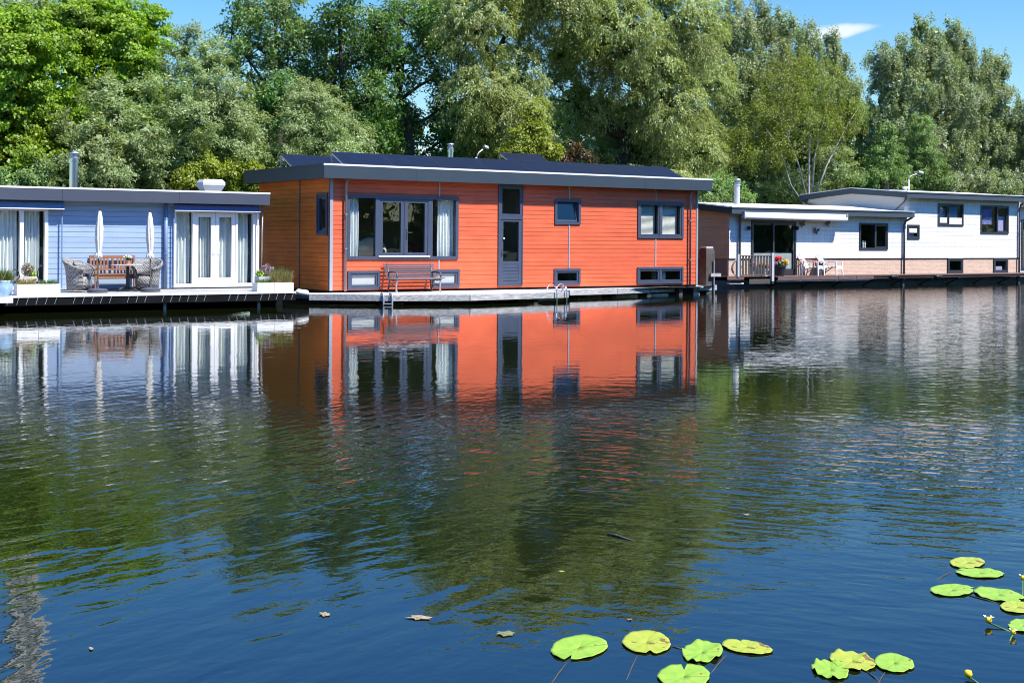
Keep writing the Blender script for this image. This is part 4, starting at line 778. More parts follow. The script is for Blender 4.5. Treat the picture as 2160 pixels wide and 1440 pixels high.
m = MB(); m.box(wx0 + .13, wx1 - .11, yw + 2.4, yw + 2.5, ZW + .02, zlo - .02); m.box(wxm - .05, wxm + .05, yw + .2, yw + 2.38, ZW + .02, zlo - .02); m.box(wxm + .05, wx1 - .11, yw + .13, yw + 2.38, 1.72, 1.76); m.build('room_partition', 'dark_room', WH)
# roofs
def roof(x0, x1, y0, y1, ze, pitch_h, name_m, front_m, side_m, th=.28):
    ym = (y0 + y1) / 2
    m = MB(); pts = [(y0, ze), (ym, ze + pitch_h), (y1, ze), (y1, ze - .05), (ym, ze + pitch_h - .05), (y0, ze - .05)]
    m.add([(x, y, z) for x in (x0 + .03, x1 - .03) for y, z in pts], [(0, 1, 7, 6), (1, 2, 8, 7), (2, 3, 9, 8), (3, 4, 10, 9), (4, 5, 11, 10), (5, 0, 6, 11), (0, 5, 4, 1), (1, 4, 3, 2), (6, 7, 10, 11), (7, 8, 9, 10)])
    r = m.build('roof', 'pale_roof', WH)
    f = MB(); f.box(x0, x1, y0 - .03, y0 - .002, ze - th + .02, ze - .012); f.build('fascia', front_m, r); f = MB(); f.box(x0, x1, y1 + .002, y1 + .03, ze - th + .02, ze - .012); f.build('fascia', front_m, r)
    for xa, xb in ((x0 - .0, x0 + .028), (x1 - .028, x1)):
        v = MB(); po = [(y0 - .002, ze - th + .02), (y0 - .002, ze), (ym, ze + pitch_h), (y1 + .002, ze), (y1 + .002, ze - th + .02), (ym, ze + pitch_h - th + .02)]
        v.add([(x, y, z) for x in (xa, xb) for y, z in po], [(0, 1, 2, 5), (5, 2, 3, 4), (6, 11, 8, 7), (11, 10, 9, 8)] + [(i, (i + 1) % 6, 6 + (i + 1) % 6, 6 + i) for i in range(6)]); v.build('verge_board', side_m, r)
    e = MB(); e.box(x0 - .01, x1 + .01, y0 - .045, y0 + .06, ze + .003, ze + .03); e.build('roof_edge', 'edge_metal', r); e = MB(); e.box(x0, x1, y0 - .05, y0 - .032, ze - .06, ze - .0125); e.build('gutter', 'black_frame', r)
    for s_ in (1, -1):
        e = MB(); ya, yc = (y0 - .04, ym) if s_ == 1 else (ym, y1); za, zc = (ze, ze + pitch_h) if s_ == 1 else (ze + pitch_h, ze)
        e.add([(x, y, z) for x in (x0 - .012, x0 + .05) for y, z in ((ya, za + .004), (yc, zc + .004), (yc, zc + .035), (ya, za + .035))], [(0, 1, 2, 3), (7, 6, 5, 4), (0, 4, 5, 1), (1, 5, 6, 2), (2, 6, 7, 3), (3, 7, 4, 0)]); e.build('roof_edge', 'edge_metal', r)
    return r
lx0, lx1 = FX(1542.5, yw - .4), FX(1928, yw - .4)
ROL = roof(lx0, wxm + .02, yw - .4, yw + dW + .3, 3.32, .30, None, 'green_fascia', 'black_frame')
m = MB(); m.box(wxm + .021, lx1, yw - .43, yw - .01, 3.06, 3.31); m.build('roof_end', 'green_fascia', ROL); m = MB(); m.box(wxm + .021, lx1 + .01, yw - .445, yw - .01, 3.322, 3.35); m.build('roof_edge', 'edge_metal', ROL)
ux0 = FX(1912, yw - .4)
ROU = roof(ux0, wx1 - .02, yw - .4, yw + dW + .3, 4.22, .26, None, 'green_fascia', 'green_fascia')
m = MB()
# sliding door with dark frame
mb = MB(); ring(mb, TW, sd[0], sd[1], sd[2], sd[3], 0.09, -.09, .05); fr = mb.build('door_frame', 'black_frame', WH)
xm = q(1631)
for a0, a1, dd in ((sd[0] + .09, xm + .06, -.02), (xm - .04, sd[1] - .09, .03)):
    s = MB(); ring(s, TW, a0 + .004, a1 - .004, sd[2] + .094, sd[3] - .094, .085, dd - .035, dd, wb=.14); d_ = s.build('sliding_door', 'black_frame', fr)
    g = MB(); slab(g, TW, a0 + .09, a1 - .09, dd - .02, dd - .012, sd[2] + .24, sd[3] - .18); g.build('pane', 'glass_dark', fr)
    s = MB(); zf1 = FP(1630, 534, yw)[1]; slab(s, TW, a0 + .11, a1 - .16, dd - .034, dd - .024, sd[2] + .26, zf1); s.build('frosted_film', 'planter_grey', fr)
k = MB(); hx = q(1671); k.box(hx - .015, hx + .015, yw - .065, yw - .031, 1.55, 1.8); k.build('handle', 'steel', fr)
bf = 'black_frame'
def two(rect, xs, film=None, sash_right=True, gl='glass'):
    a0, a1, z0, z1 = rect; f = .08; xm = q(xs); return window(WH, TW, rect, bf, f, [(a0 + f, xm - .03, z0 + f, z1 - f, not sash_right, gl), (xm + .03, a1 - f, z0 + f, z1 - f, sash_right, gl)], .06, proud=.045)
two(wa, 1845, gl='glass_dark'); two(wc_, 2000, None, False); two(wd_, 2102)
for rr_ in (wb_, we, wf): window(WH, TW, rr_, bf, .09, [(rr_[0] + .09, rr_[1] - .09, rr_[2] + .09, rr_[3] - .09, True, 'glass')], .05, proud=.045)
def blindsheet(label, x0, x1, z0, z1, m, grp='blinds of the white houseboat'):
    o = MB().box(x0, x1, yw + .125, yw + .135, z0, z1).build('roller_blind', m); alone(o, ((x0 + x1) / 2, yw + .13, z0)); tag(o, label, 'blind', grp)
blindsheet('blue blind in the left sash of the upper window beside the low roof', wc_[0] + .1, q(1998), wc_[2] + .1, wc_[3] - .1, 'blue_blind'); blindsheet('wide blue blind in the right pane of the upper window beside the low roof', q(2002), wc_[1] - .25, wc_[2] + .08, wc_[3] - .08, 'blue_blind'); blindsheet('deep blue blind in the wide pane of the far upper window', wd_[0] + .09, q(2096), wd_[2] + .45, wd_[3] - .08, 'blue_canvas'); blindsheet('lilac blind in the narrow pane of the far upper window', q(2105), wd_[1] - .12, wd_[2] + .12, wd_[2] + .85, 'lilac_blind'); blindsheet('lilac card in the small square window under the low roof', wb_[0] + .13, wb_[1] - .2, wb_[2] + .1, wb_[2] + .45, 'lilac_blind', None); blindsheet('lilac blind in the last low window of the brick base', wf[0] + .12, wf[1] - .25, wf[2] + .1, wf[2] + .32, 'lilac_blind')
for dx, s in ((1820, 1), (1824.5, .92)):
    xx = FX(dx, yw + .12); m = MB(); z0 = wa[2] + .085; m.lathe(xx, yw + .12, [(.045, z0), (.045, z0 + .2 * s), (.02, z0 + .25 * s), (.02, z0 + .31 * s), (.01, z0 + .32 * s)], 12); o = m.build('soap_bottle', 'white_plastic'); alone(o, (xx, yw + .12, z0)); tag(o, ('taller left' if s == 1 else 'slightly shorter right') + ' white soap bottle on the kitchen window sill', 'bottle', 'soap bottles on the sill')
# pipes
pd = 'pipe_dark'
pipe_on(WH, [(q(1557), yw - .2, 3.05), (q(1557), yw - .1, 2.9), (q(1557), yw - .09, ZW)], .05, pd)
xp = q(1904); pipe_on(WH, [(xp + .32, yw - .3, 3.07), (xp + .05, yw - .14, 2.9), (xp, yw - .09, 2.72), (xp, yw - .09, ZW)], .05, pd, clamps=(1.35,))
xp = q(2147); pipe_on(WH, [(xp + .25, yw - .3, 3.98), (xp + .05, yw - .12, 3.8), (xp, yw - .09, 3.55), (xp, yw - .09, ZW)], .05, pd, clamps=(2.4,))
pipe_on(WH, [(ux0 + .1, yw - .3, 3.95), (wxm - .12, yw - .1, 3.78), (wxm - .5, yw + .15, 3.36)], .04, pd); pipe_on(WH, [(ux0 + .05, yw + dW + .2, 3.95), (wxm - .12, yw + dW - .1, 3.78), (wxm - .2, yw + dW - 1.3, 3.5)], .04, pd)
# awning cassette
a0, a1 = FX(1566, yw - .45), FX(1783, yw - .45); zt = 3.13; AW = None
m = MB(); ya = yw - .46; prof = [(-.06, .0), (.10, .02), (.12, .10), (.06, .16), (-.06, .16)]
m.add([(x, ya - y + .06, zt - .16 + z) for x in (a0 + .05, a1) for y, z in prof], [(0, 1, 2, 3, 4), (9, 8, 7, 6, 5)] + [(i, (i + 1) % 5, 5 + (i + 1) % 5, 5 + i) for i in range(5)]); AW = m.build('awning_cassette', 'awning_white', WH)
MB().tube([(a0 + .08, ya - .07, zt - .215), (a1 - .02, ya - .07, zt - .215)], .085, 14).build('awning_roll', 'awning_white', AW, smooth=True)
m = MB(); m.box(a0, a0 + .045, ya - .12, ya + .08, zt - .25, zt + .04); m.box(a1 + .003, a1 + .03, ya - .12, ya + .08, zt - .25, zt + .03); m.build('awning_bracket', 'lamp_grey', AW)
# flue, vents, lamps
cy = yw + 2.2; flue(WH, FX(1554, cy), cy, 3.45, FP(1554, 377, cy)[1], .125, 'lamp_grey')
vy = yw + 2.6; xv = FX(1871, vy); MB().lathe(xv, vy, [(.09, 4.3), (.09, FP(1871, 386, vy)[1]), (.02, FP(1871, 385, vy)[1])], 12).build('roof_vent', 'black_plastic', WH); xv = FX(1909, vy); z1 = FP(1909, 393, vy)[1]; MB().lathe(xv, vy, [(.08, 4.3), (.08, z1 - .12), (.16, z1 - .1), (.14, z1 - .02), (.02, z1)], 14).build('roof_vent', 'white_paint', WH)
for px in (1580, 1681.5):
    xx, zz = FP(px, 481, yw - .12); m = MB(); m.lathe(xx, yw - .12, [(.01, zz - .1), (.07, zz - .07), (.09, zz), (.07, zz + .06), (.01, zz + .09)], 14); m.box(xx - .03, xx + .03, yw - .1, yw - .018, zz - .02, zz + .02); m.build('wall_lamp', 'black_plastic', WH, smooth=False)
# iron butterflies on the wall
for i, (px, py, rot, lb) in enumerate(((1690, 472, .5, 'iron butterfly tucked under the awning beside the sliding door'), (1718, 487, -.2, 'lowest iron butterfly on the shaded white wall'), (1744, 470, .9, 'iron butterfly under the right end of the awning'))):
    xx, zz = FP(px, py, yw); m = MB(); c, s = math.cos(rot), math.sin(rot)
    for sg in (1, -1):
        w = [(0, -.02), (.10, .12), (.19, .15), (.17, .02), (.10, -.02), (.13, -.10), (.06, -.14)]
        pts_ = [((sg * a * c - b * s), (sg * a * s + b * c), a * .35) for a, b in w]
        m.add([(xx + a, yw - .04 - d - t_, zz + b) for t_ in (0, .006) for a, b, d in pts_], [tuple(range(7)), tuple(range(13, 6, -1))] + [(k, (k + 1) % 7, 7 + (k + 1) % 7, 7 + k) for k in range(7)])
    m.bar((xx - .12 * -s, yw - .045, zz - .12 * c), (xx + .14 * -s, yw - .045, zz + .14 * c), .025, .025); m.box(xx - .012, xx + .012, yw - .04, yw - .017, zz - .012, zz + .012)
    o = m.build('wall_butterfly', 'ornament'); alone(o, (xx, yw - .03, zz)); tag(o, lb, 'ornament', 'iron butterflies on the white wall')
MB().box(wx0 + .1, wx1 + .5, yw - .28, yw + dW, -.6, .26).build('hull', 'hull_grey', WH)
# deck of the white houseboat
dy0 = 4.15; zt = ZW
m = MB(); e0 = FX(1638, dy0); n = 8; w_ = (yw - .012 - dy0) / n
for i in range(n): m.box(e0, wx1 + .6, dy0 + i * w_, dy0 + (i + 1) * w_ - .006, zt - .03, zt)
for i in range(n): m.box(wx0 - .7, e0 - .004, dy0 + .2 + i * (w_ - .025), dy0 + .2 + (i + 1) * (w_ - .025) - .006, zt - .03, zt)
wdk = m.build('deck', 'brown_board', WH)
xs = [FX(p, dy0) for p in (1640, 1689, 1729, 1768, 1806, 1843)]
for a, b in zip(xs, xs[1:]): MB().box(a + .01, b - .01, dy0 - .035, dy0 - .003, zt - .16, zt + .004).build('edge_board', 'brown_board', wdk)
MB().box(xs[-1] + .01, wx1 + .6, dy0 + .05, dy0 + .085, zt - .13, zt + .006).build('edge_board', 'brown_board', wdk)
MB().box(FX(1535, dy0 + .1), FX(1570, dy0 + .1), dy0 + .1, dy0 + .14, zt - .12, zt + .03).build('edge_board', 'brown_board', wdk)
MB().box(FX(1580, dy0 + .15), e0, dy0 + .12, dy0 + .15, zt - .30, zt - .10).build('edge_board', 'old_wood', wdk)
m = MB(); m.box(xs[0], xs[-1] - .2, dy0 + .0, dy0 + .05, zt - .22, zt - .17); m.build('edge_board', 'grey_wood', wdk)
for i in range(9):
    xx = e0 + .4 + i * 1.9; MB().bar((xx, dy0 + .08, zt - .17), (xx, yw - .29, -.02), .05, .05).build('strut', 'old_wood', wdk)
for px in (1904, 2148): xx = FX(px, dy0 + .3); MB().lathe(xx, dy0 + .3, [(.09, -.8), (.09, zt - .04)], 12).build('post', 'old_wood', wdk)
# fenders on the deck edge
for px, lb in ((1886, 'black fender on the deck edge below the brick wall by the downpipe'), (1980, 'black fender on the deck edge below the first low window')):
    xx, zz = FP(px, 583.5, dy0 - .05); m = MB(); m.tube([(xx - .24, dy0 - .05, zz), (xx - .19, dy0 - .05, zz), (xx - .14, dy0 - .05, zz), (xx + .14, dy0 - .05, zz), (xx + .2, dy0 - .05, zz), (xx + .23, dy0 - .05, zz)], [.03, .08, .1, .1, .08, .02], 12); o = m.build('fender', 'black_plastic', None, smooth=True); alone(o, (xx, dy0 - .05, zz)); tag(o, lb, 'fender', 'black fenders on the brown deck')
# railing
ra, rb_ = FX(1559, dy0 + .1), FX(1627, dy0 + .1); RL = thing('deck_railing', 'dark slatted railing with a pale end post at the left of the brown deck', 'railing', ((ra + rb_) / 2, dy0 + .1, zt)); ry = dy0 + .1; zr = FP(1600, 538.5, ry)[1]
MB().box(ra, rb_, ry - .035, ry + .035, zr - .04, zr).build('top_rail', 'brown_board', RL); MB().box(ra, rb_, ry - .025, ry + .025, zt + .04, zt + .09).build('bottom_rail', 'brown_board', RL)
for i in range(11): xx = ra + .06 + (rb_ - ra - .12) * i / 10; MB().box(xx - .045, xx + .045, ry - .012, ry + .012, zt + .091, zr - .041).build('baluster', 'old_wood', RL)
MB().box(rb_ + .002, rb_ + .13, ry - .05, ry + .05, zt - .2, zr + .1).build('end_post', 'lamp_grey', RL); MB().box(ra - .1, ra - .002, ry - .04, ry + .04, zt, zr + .05).build('end_post', 'lamp_grey', RL)
m = MB(); hx = FX(1551, dy0 + .4); hy = dy0 + .4
for k in range(3): m.tube([(hx + .1 * k + (.16 + .03 * k) * math.cos(a * .42), hy + .03 * k + .05 * math.sin(a), zt + .36 + (.32 + .04 * k) * math.sin(a * .42)) for a in range(16)], .016, 6)
m.tube([(hx + .05, hy, zt + .02), (hx + .12, hy, zt + .4), (hx + .2, hy, zt + .75)], .018, 6)
o = m.build('garden_hose', 'lamp_grey', None, smooth=True); alone(o, (hx, hy, zt)); tag(o, 'grey hose hung in loops beside the left railing post', 'hose')
pa, pb = FX(1536, dy0 + .3), FX(1566, dy0 + .3); m = MB(); m.box(pa, pb, dy0 + .2, dy0 + .36, .17, .22); o = m.build('plank', 'planter_pale', None); alone(o, (pa, dy0 + .3, .17)); tag(o, 'pale plank wedged under the left end of the brown deck', 'plank')
# flower pots
def pot(label, x, y, z, r, h, m, fol, grp='flower pots on the white boat deck', n=240):
    t = thing('flower_pot', label, 'plant pot', (x, y, z), grp); MB().lathe(x, y, [(r * .7, z + .003), (r * .92, z + h * .8), (r, z + h * .82), (r, z + h), (r * .86, z + h), (r * .82, z + h * .85)], 20).build('pot', m, t)
    MB().lathe(x, y, [(r * .8, z + h * .86), (r * .8, z + h * .9)], 16).build('soil', 'soil', t)
    quads_obj('foliage', leafy(n, (x, y, z + h + r * .35), (r * 1.1, r * 1.1, r * .55), (.05, .024), int(x * 10)), 'blade_green', t)
    for k, (mm, dx, dz, rr_) in enumerate(fol): quads_obj('blossom', leafy(int(n * .45), (x + dx * r, y - r * .25, z + h + dz * r), (r * rr_, r * rr_, r * rr_ * .7), (.045, .04), int(x * 10) + 3 + k), mm, t)
py_ = dy0 + .45; pot('charcoal pot of red and yellow flowers beside the railing post', FX(1645, py_), py_, zt, .28, .46, 'black_plastic', [('flower_red', -.55, 1.0, .6), ('flower_yellow', .7, .45, .7), ('flower_pink', -1.0, .3, .3)])
py_ = dy0 + .55; pot('pot of purple flowers behind the railing slats', FX(1589, py_), py_, zt, .16, .42, 'planter_grey', [('flower_pink', 0, .7, .9)], n=120); pot('white pot of orange and yellow flowers behind the railing slats', FX(1605, py_), py_, zt, .16, .38, 'white_plastic', [('flower_yellow', 0, .8, .9)], n=120); pot('white pot of red flowers behind the railing, nearest the pale post', FX(1614, py_), py_, zt, .15, .30, 'white_plastic', [('flower_red', 0, .7, .9)], n=120)
# white plastic lounge chairs
def adirondack(label, x, y, rot):
    t = thing('garden_chair', label, 'chair', (0, 0, 0), 'white plastic garden chairs'); W = 'white_plastic'
    m = MB(); m.grid([[(sx, -.30 + .55 * k / 6, .40 - .10 * k / 6 + .02 * math.cos(3 * k)) for k in range(7)] for sx in (-.25, .25)]); m.build('seat', W, t, solid=.025)
    for i in range(5):
        a = (i - 2) * .085; top = .93 - .035 * abs(i - 2); lean = .40
        m = MB(); m.add([(a * (1.0 + .45 * u) + sx * .034, .24 + lean * u + d, .30 + (top - .30) * u) for u in (0, .35, .7, .93, 1.0) for sx, d in ((-1, 0), (1, 0), (1, .02), (-1, .02))], [(4 * i_ + k, 4 * i_ + (k + 1) % 4, 4 * i_ + 4 + (k + 1) % 4, 4 * i_ + 4 + k) for i_ in range(4) for k in range(4)] + [(0, 1, 2, 3), (16, 17, 18, 19)]); m.build('back_slat', W, t)
    MB().bar((-.26, .5, .66), (.26, .5, .66), .05, .02, up=(0, 1, 1)).build('back_rail', W, t)
    for sx in (-1, 1):
        m = MB(); m.grid([[(sx * (.26 + w), -.36 + .86 * k / 8, .575 + .02 * math.sin(k / 8 * PI) + .02 * k / 8) for k in range(9)] for w in (0, .11)]); m.build('armrest', W, t, solid=.028)
        m = MB(); m.bar((sx * .31, -.33, .57), (sx * .335, -.36, 0), .075, .04, up=(0, 1, 0)); m.build('front_leg', W, t); m = MB(); m.bar((sx * .30, .30, .59), (sx * .33, .46, 0), .07, .04, up=(0, 1, 0)); m.bar((sx * .27, .1, .33), (sx * .325, .42, .12), .05, .03); m.build('rear_leg', W, t)
    m = MB(); m.grid([[(-.27 + .54 * k / 8, -.335, z0 + (.06 * math.sin(PI * k / 8) if z0 < .3 else 0)) for k in range(9)] for z0 in (.24, .405)]); m.build('apron', W, t, solid=.02)
    t.location = (x, y, zt); t.rotation_euler = (0, 0, rot); return t
ch = adirondack('white plastic fan-backed garden chair nearer the sliding door', FX(1716, dy0 + .55), dy0 + .55, math.radians(20)); c2 = copy_tree(ch); c2.location = (FX(1755, dy0 + .55), dy0 + .55, zt); c2.rotation_euler = (0, 0, math.radians(20)); c2['label'] = 'white plastic fan-backed garden chair farther from the sliding door'
xx = FX(1732, dy0 + .85); t = thing('side_table', 'small dark side table between the two white garden chairs', 'table', (xx, dy0 + .85, zt)); MB().lathe(xx, dy0 + .85, [(.22, zt + .44), (.24, zt + .46), (.24, zt + .5), (.2, zt + .5)], 20).build('tabletop', 'black_plastic', t)
for k in range(3): a = k * 2.1 + .5; MB().bar((xx + .1 * math.cos(a), dy0 + .85 + .1 * math.sin(a), zt + .44), (xx + .17 * math.cos(a), dy0 + .85 + .17 * math.sin(a), zt), .03, .03).build('leg', 'black_plastic', t)
c0 = (q(1680), yw - .05, FP(1680, 547, yw)[1]); m = MB(); m.tube([c0, (FX(1695, 4.9), 4.9, c0[2] - .03), (FX(1718, 4.75), 4.75, c0[2] - .06), (FX(1738, 4.7), 4.7, c0[2] - .13)], .02, 6); o = m.build('cord', 'red_plastic', None, smooth=True); alone(o, c0); tag(o, 'thin red cord from the door jamb to the garden chairs', 'cord')
# next houseboat, only its edge in the picture
nx = wx1 + .12; NB = thing('houseboat', 'white and dark houseboat edge at the far right, only a strip in view', 'houseboat', (nx, yw, 0.3), 'houseboats moored along the bank')
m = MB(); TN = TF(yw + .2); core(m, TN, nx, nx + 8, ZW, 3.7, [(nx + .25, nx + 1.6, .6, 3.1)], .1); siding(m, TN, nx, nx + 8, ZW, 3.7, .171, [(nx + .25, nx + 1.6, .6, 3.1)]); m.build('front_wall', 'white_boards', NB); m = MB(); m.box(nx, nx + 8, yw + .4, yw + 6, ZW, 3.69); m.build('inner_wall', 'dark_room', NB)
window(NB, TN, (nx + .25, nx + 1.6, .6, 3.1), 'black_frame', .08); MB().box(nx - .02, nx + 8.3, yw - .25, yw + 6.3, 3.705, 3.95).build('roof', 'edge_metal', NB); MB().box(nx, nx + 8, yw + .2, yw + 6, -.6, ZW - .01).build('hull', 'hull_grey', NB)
# ================================================================= WATER, BANK, LILIES
def wave_group():
    g = bpy.data.node_groups.new('wave_height', 'ShaderNodeTree'); L = g.links.new
    g.interface.new_socket('Vector', in_out='INPUT', socket_type='NodeSocketVector'); g.interface.new_socket('Height', in_out='OUTPUT', socket_type='NodeSocketFloat')
    i = g.nodes.new('NodeGroupInput'); o = g.nodes.new('NodeGroupOutput')
    def noise(scale, rot, sx, sy, detail, dist=0.0, off=0.0):
        mp = g.nodes.new('ShaderNodeMapping'); mp.vector_type = 'TEXTURE'; mp.inputs['Rotation'].default_value = (0, 0, rot); mp.inputs['Scale'].default_value = (sx, sy, 1); mp.inputs['Location'].default_value = (off, off * .7, 0); L(i.outputs[0], mp.inputs[0])
        n = nn(g, 'ShaderNodeTexNoise', i_Scale=scale, i_Detail=detail, i_Roughness=0.45, i_Distortion=dist); n.noise_dimensions = '2D'; L(mp.outputs[0], n.inputs[0]); return n.outputs[0]
    def math_(op, a, b):
        m = nn(g, 'ShaderNodeMath', operation=op)
        for k, v in enumerate((a, b)):
            if isinstance(v, (int, float)): m.inputs[k].default_value = v
            else: L(v, m.inputs[k])
        return m.outputs[0]
    # q = distance from the near bank, measured across the canal
    sp = g.nodes.new('ShaderNodeSeparateXYZ'); L(i.outputs[0], sp.inputs[0])
    q = math_('ADD', math_('MULTIPLY', math_('SUBTRACT', sp.outputs[0], CAM[0]), VX), math_('MULTIPLY', math_('SUBTRACT', sp.outputs[1], CAM[1]), VY))
    u = math_('SUBTRACT', math_('MULTIPLY', math_('SUBTRACT', sp.outputs[0], CAM[0]), VY), math_('MULTIPLY', math_('SUBTRACT', sp.outputs[1], CAM[1]), VX))
    pat = noise(0.10, 0.5, 1.6, 1.0, 2.0, 0.6, 13.0)       # gusts: slow patches of ruffled and smooth water
    pm = nn(g, 'ShaderNodeMapRange', interpolation_type='SMOOTHSTEP'); pm.inputs[1].default_value = .38; pm.inputs[2].default_value = .62; pm.inputs[3].default_value = .45; pm.inputs[4].default_value = 1.25; L(pat, pm.inputs[0])
    qc = g.nodes.new('ShaderNodeFloatCurve'); c = qc.mapping.curves[0]
    for k, (x, y) in enumerate(CHOP):
        if k < 2: c.points[k].location = (x / 60, y)
        else: c.points.new(x / 60, y)
    qc.mapping.update(); L(math_('DIVIDE', q, 60.0), qc.inputs['Value'])
    # breeze is stronger on the open water to the right
    ur = nn(g, 'ShaderNodeMapRange', interpolation_type='SMOOTHSTEP'); ur.inputs[1].default_value = 3.6; ur.inputs[2].default_value = 9.0; ur.inputs[3].default_value = 0.0; ur.inputs[4].default_value = 0.20; L(u, ur.inputs[0])
    far = nn(g, 'ShaderNodeMapRange', interpolation_type='SMOOTHSTEP'); far.inputs[1].default_value = 14.0; far.inputs[2].default_value = 22.0; L(q, far.inputs[0])
    amp = math_('ADD', math_('MULTIPLY', qc.outputs[0], pm.outputs[0]), math_('MULTIPLY', ur.outputs[0], far.outputs[0]))
    wl = nn(g, 'ShaderNodeMapRange', interpolation_type='SMOOTHSTEP'); wl.inputs[1].default_value = -1.5; wl.inputs[2].default_value = 2.2; L(u, wl.inputs[0])
    def mix(a_, b_): return math_('ADD', math_('MULTIPLY', a_, math_('SUBTRACT', 1.0, wl.outputs[0])), math_('MULTIPLY', b_, wl.outputs[0]))
    f1 = mix(noise(12.0, 0.39, 2.3, 1.0, 1.5, 0.25), noise(12.0, -1.05, 2.0, 1.0, 1.5, 0.25, 4.0)); f2 = mix(noise(5.2, 0.45, 2.6, 1.0, 1.0, 0.35, 5.0), noise(5.2, -0.95, 2.2, 1.0, 1.0, 0.35, 8.0))
    f3 = noise(20.0, -0.2, 1.3, 1.0, 1.0, 0.2, 2.0)
    fine = math_('MULTIPLY', amp, math_('ADD', math_('ADD', math_('MULTIPLY', f1, 0.0105), math_('MULTIPLY', f2, 0.030)), math_('MULTIPLY', f3, 0.0035)))
    swell = math_('ADD', math_('MULTIPLY', noise(1.9, 0.5, 2.4, 1.0, 1.0, 0.4, 3.0), 0.007), math_('MULTIPLY', noise(0.6, -0.2, 1.8, 1.0, 1.0, 0.2, 9.0), 0.005))
    sm = g.nodes.new('ShaderNodeFloatCurve'); c = sm.mapping.curves[0]
    for k, (x, y) in enumerate(SWELL):
        if k < 2: c.points[k].location = (x / 60, y)
        else: c.points.new(x / 60, y)
    sm.mapping.update(); L(math_('DIVIDE', q, 60.0), sm.inputs['Value'])
    band = math_('MULTIPLY', math_('MULTIPLY', noise(3.2, -0.588, 3.2, 1.0, 1.5, 0.3, 6.0), 0.0019), far.outputs[0])
    L(math_('ADD', math_('ADD', fine, band), math_('MULTIPLY', swell, sm.outputs[0])), o.inputs[0]); return g
CHOP = [(0, .16), (60, .03), (6, .19), (8, .22), (10, .30), (11.5, .44), (13.2, .45), (15, .22), (17, .095), (20, .05), (25, .035)]
SWELL = [(0, .6), (60, .12), (7, .7), (10, .8), (13, .42), (16, .22), (23, .20)]
def water_mat():
    m, nt, out = newmat('canal_water'); L = nt.links.new; G = wave_group()
    geo = nt.nodes.new('ShaderNodeNewGeometry'); E = 0.006; hs = []
    for d in ((0, 0, 0), (E, 0, 0), (0, E, 0)):
        a = nn(nt, 'ShaderNodeVectorMath', operation='ADD'); a.inputs[1].default_value = d; L(geo.outputs['Position'], a.inputs[0])
        n = nt.nodes.new('ShaderNodeGroup'); n.node_tree = G; L(a.outputs[0], n.inputs[0]); hs.append(n.outputs[0])
    def mth(op, a, b):
        k = nn(nt, 'ShaderNodeMath', operation=op)
        for j, v in enumerate((a, b)):
            if isinstance(v, (int, float)): k.inputs[j].default_value = v
            else: L(v, k.inputs[j])
        return k.outputs[0]
    cb = nt.nodes.new('ShaderNodeCombineXYZ'); L(mth('DIVIDE', mth('SUBTRACT', hs[0], hs[1]), E), cb.inputs[0]); L(mth('DIVIDE', mth('SUBTRACT', hs[0], hs[2]), E), cb.inputs[1]); cb.inputs[2].default_value = 1.0
    nrm = nn(nt, 'ShaderNodeVectorMath', operation='NORMALIZE'); L(cb.outputs[0], nrm.inputs[0])
    b = nn(nt, 'ShaderNodeBsdfPrincipled', i_Roughness=0.0, i_IOR=1.5); b.inputs['Base Color'].default_value = WATER_BODY + (1,)
    L(nrm.outputs[0], b.inputs['Normal']); L(b.outputs[0], out.inputs[0]); MATS['canal_water'] = m
WATER_BODY = (0.0075, 0.0105, 0.003)
water_mat()
o = MB().quad((-400, -400, 0), (500, -400, 0), (500, 500, 0), (-400, 500, 0)).build('water', 'canal_water'); tag(o, 'dark canal water with ripples and reflections', 'water', None, 'structure')
m = MB(); m.prism([(-80, 8.2), (17, 8.2), (19, 12.6), (90, 12.6), (160, 60), (160, 200), (-160, 200), (-160, 60)], -1, 0.55); o = m.build('bank', 'grass_ground'); tag(o, 'grassy canal bank behind the houseboats', 'bank', None, 'structure')
m = MB(); m.prism([(-140, -120), (260, -120), (260, -41.5), (-140, -41.5)], -1, 0.5); o = m.build('near_bank', 'grass_ground'); tag(o, 'grassy near bank the photo is taken from', 'bank', None, 'structure')
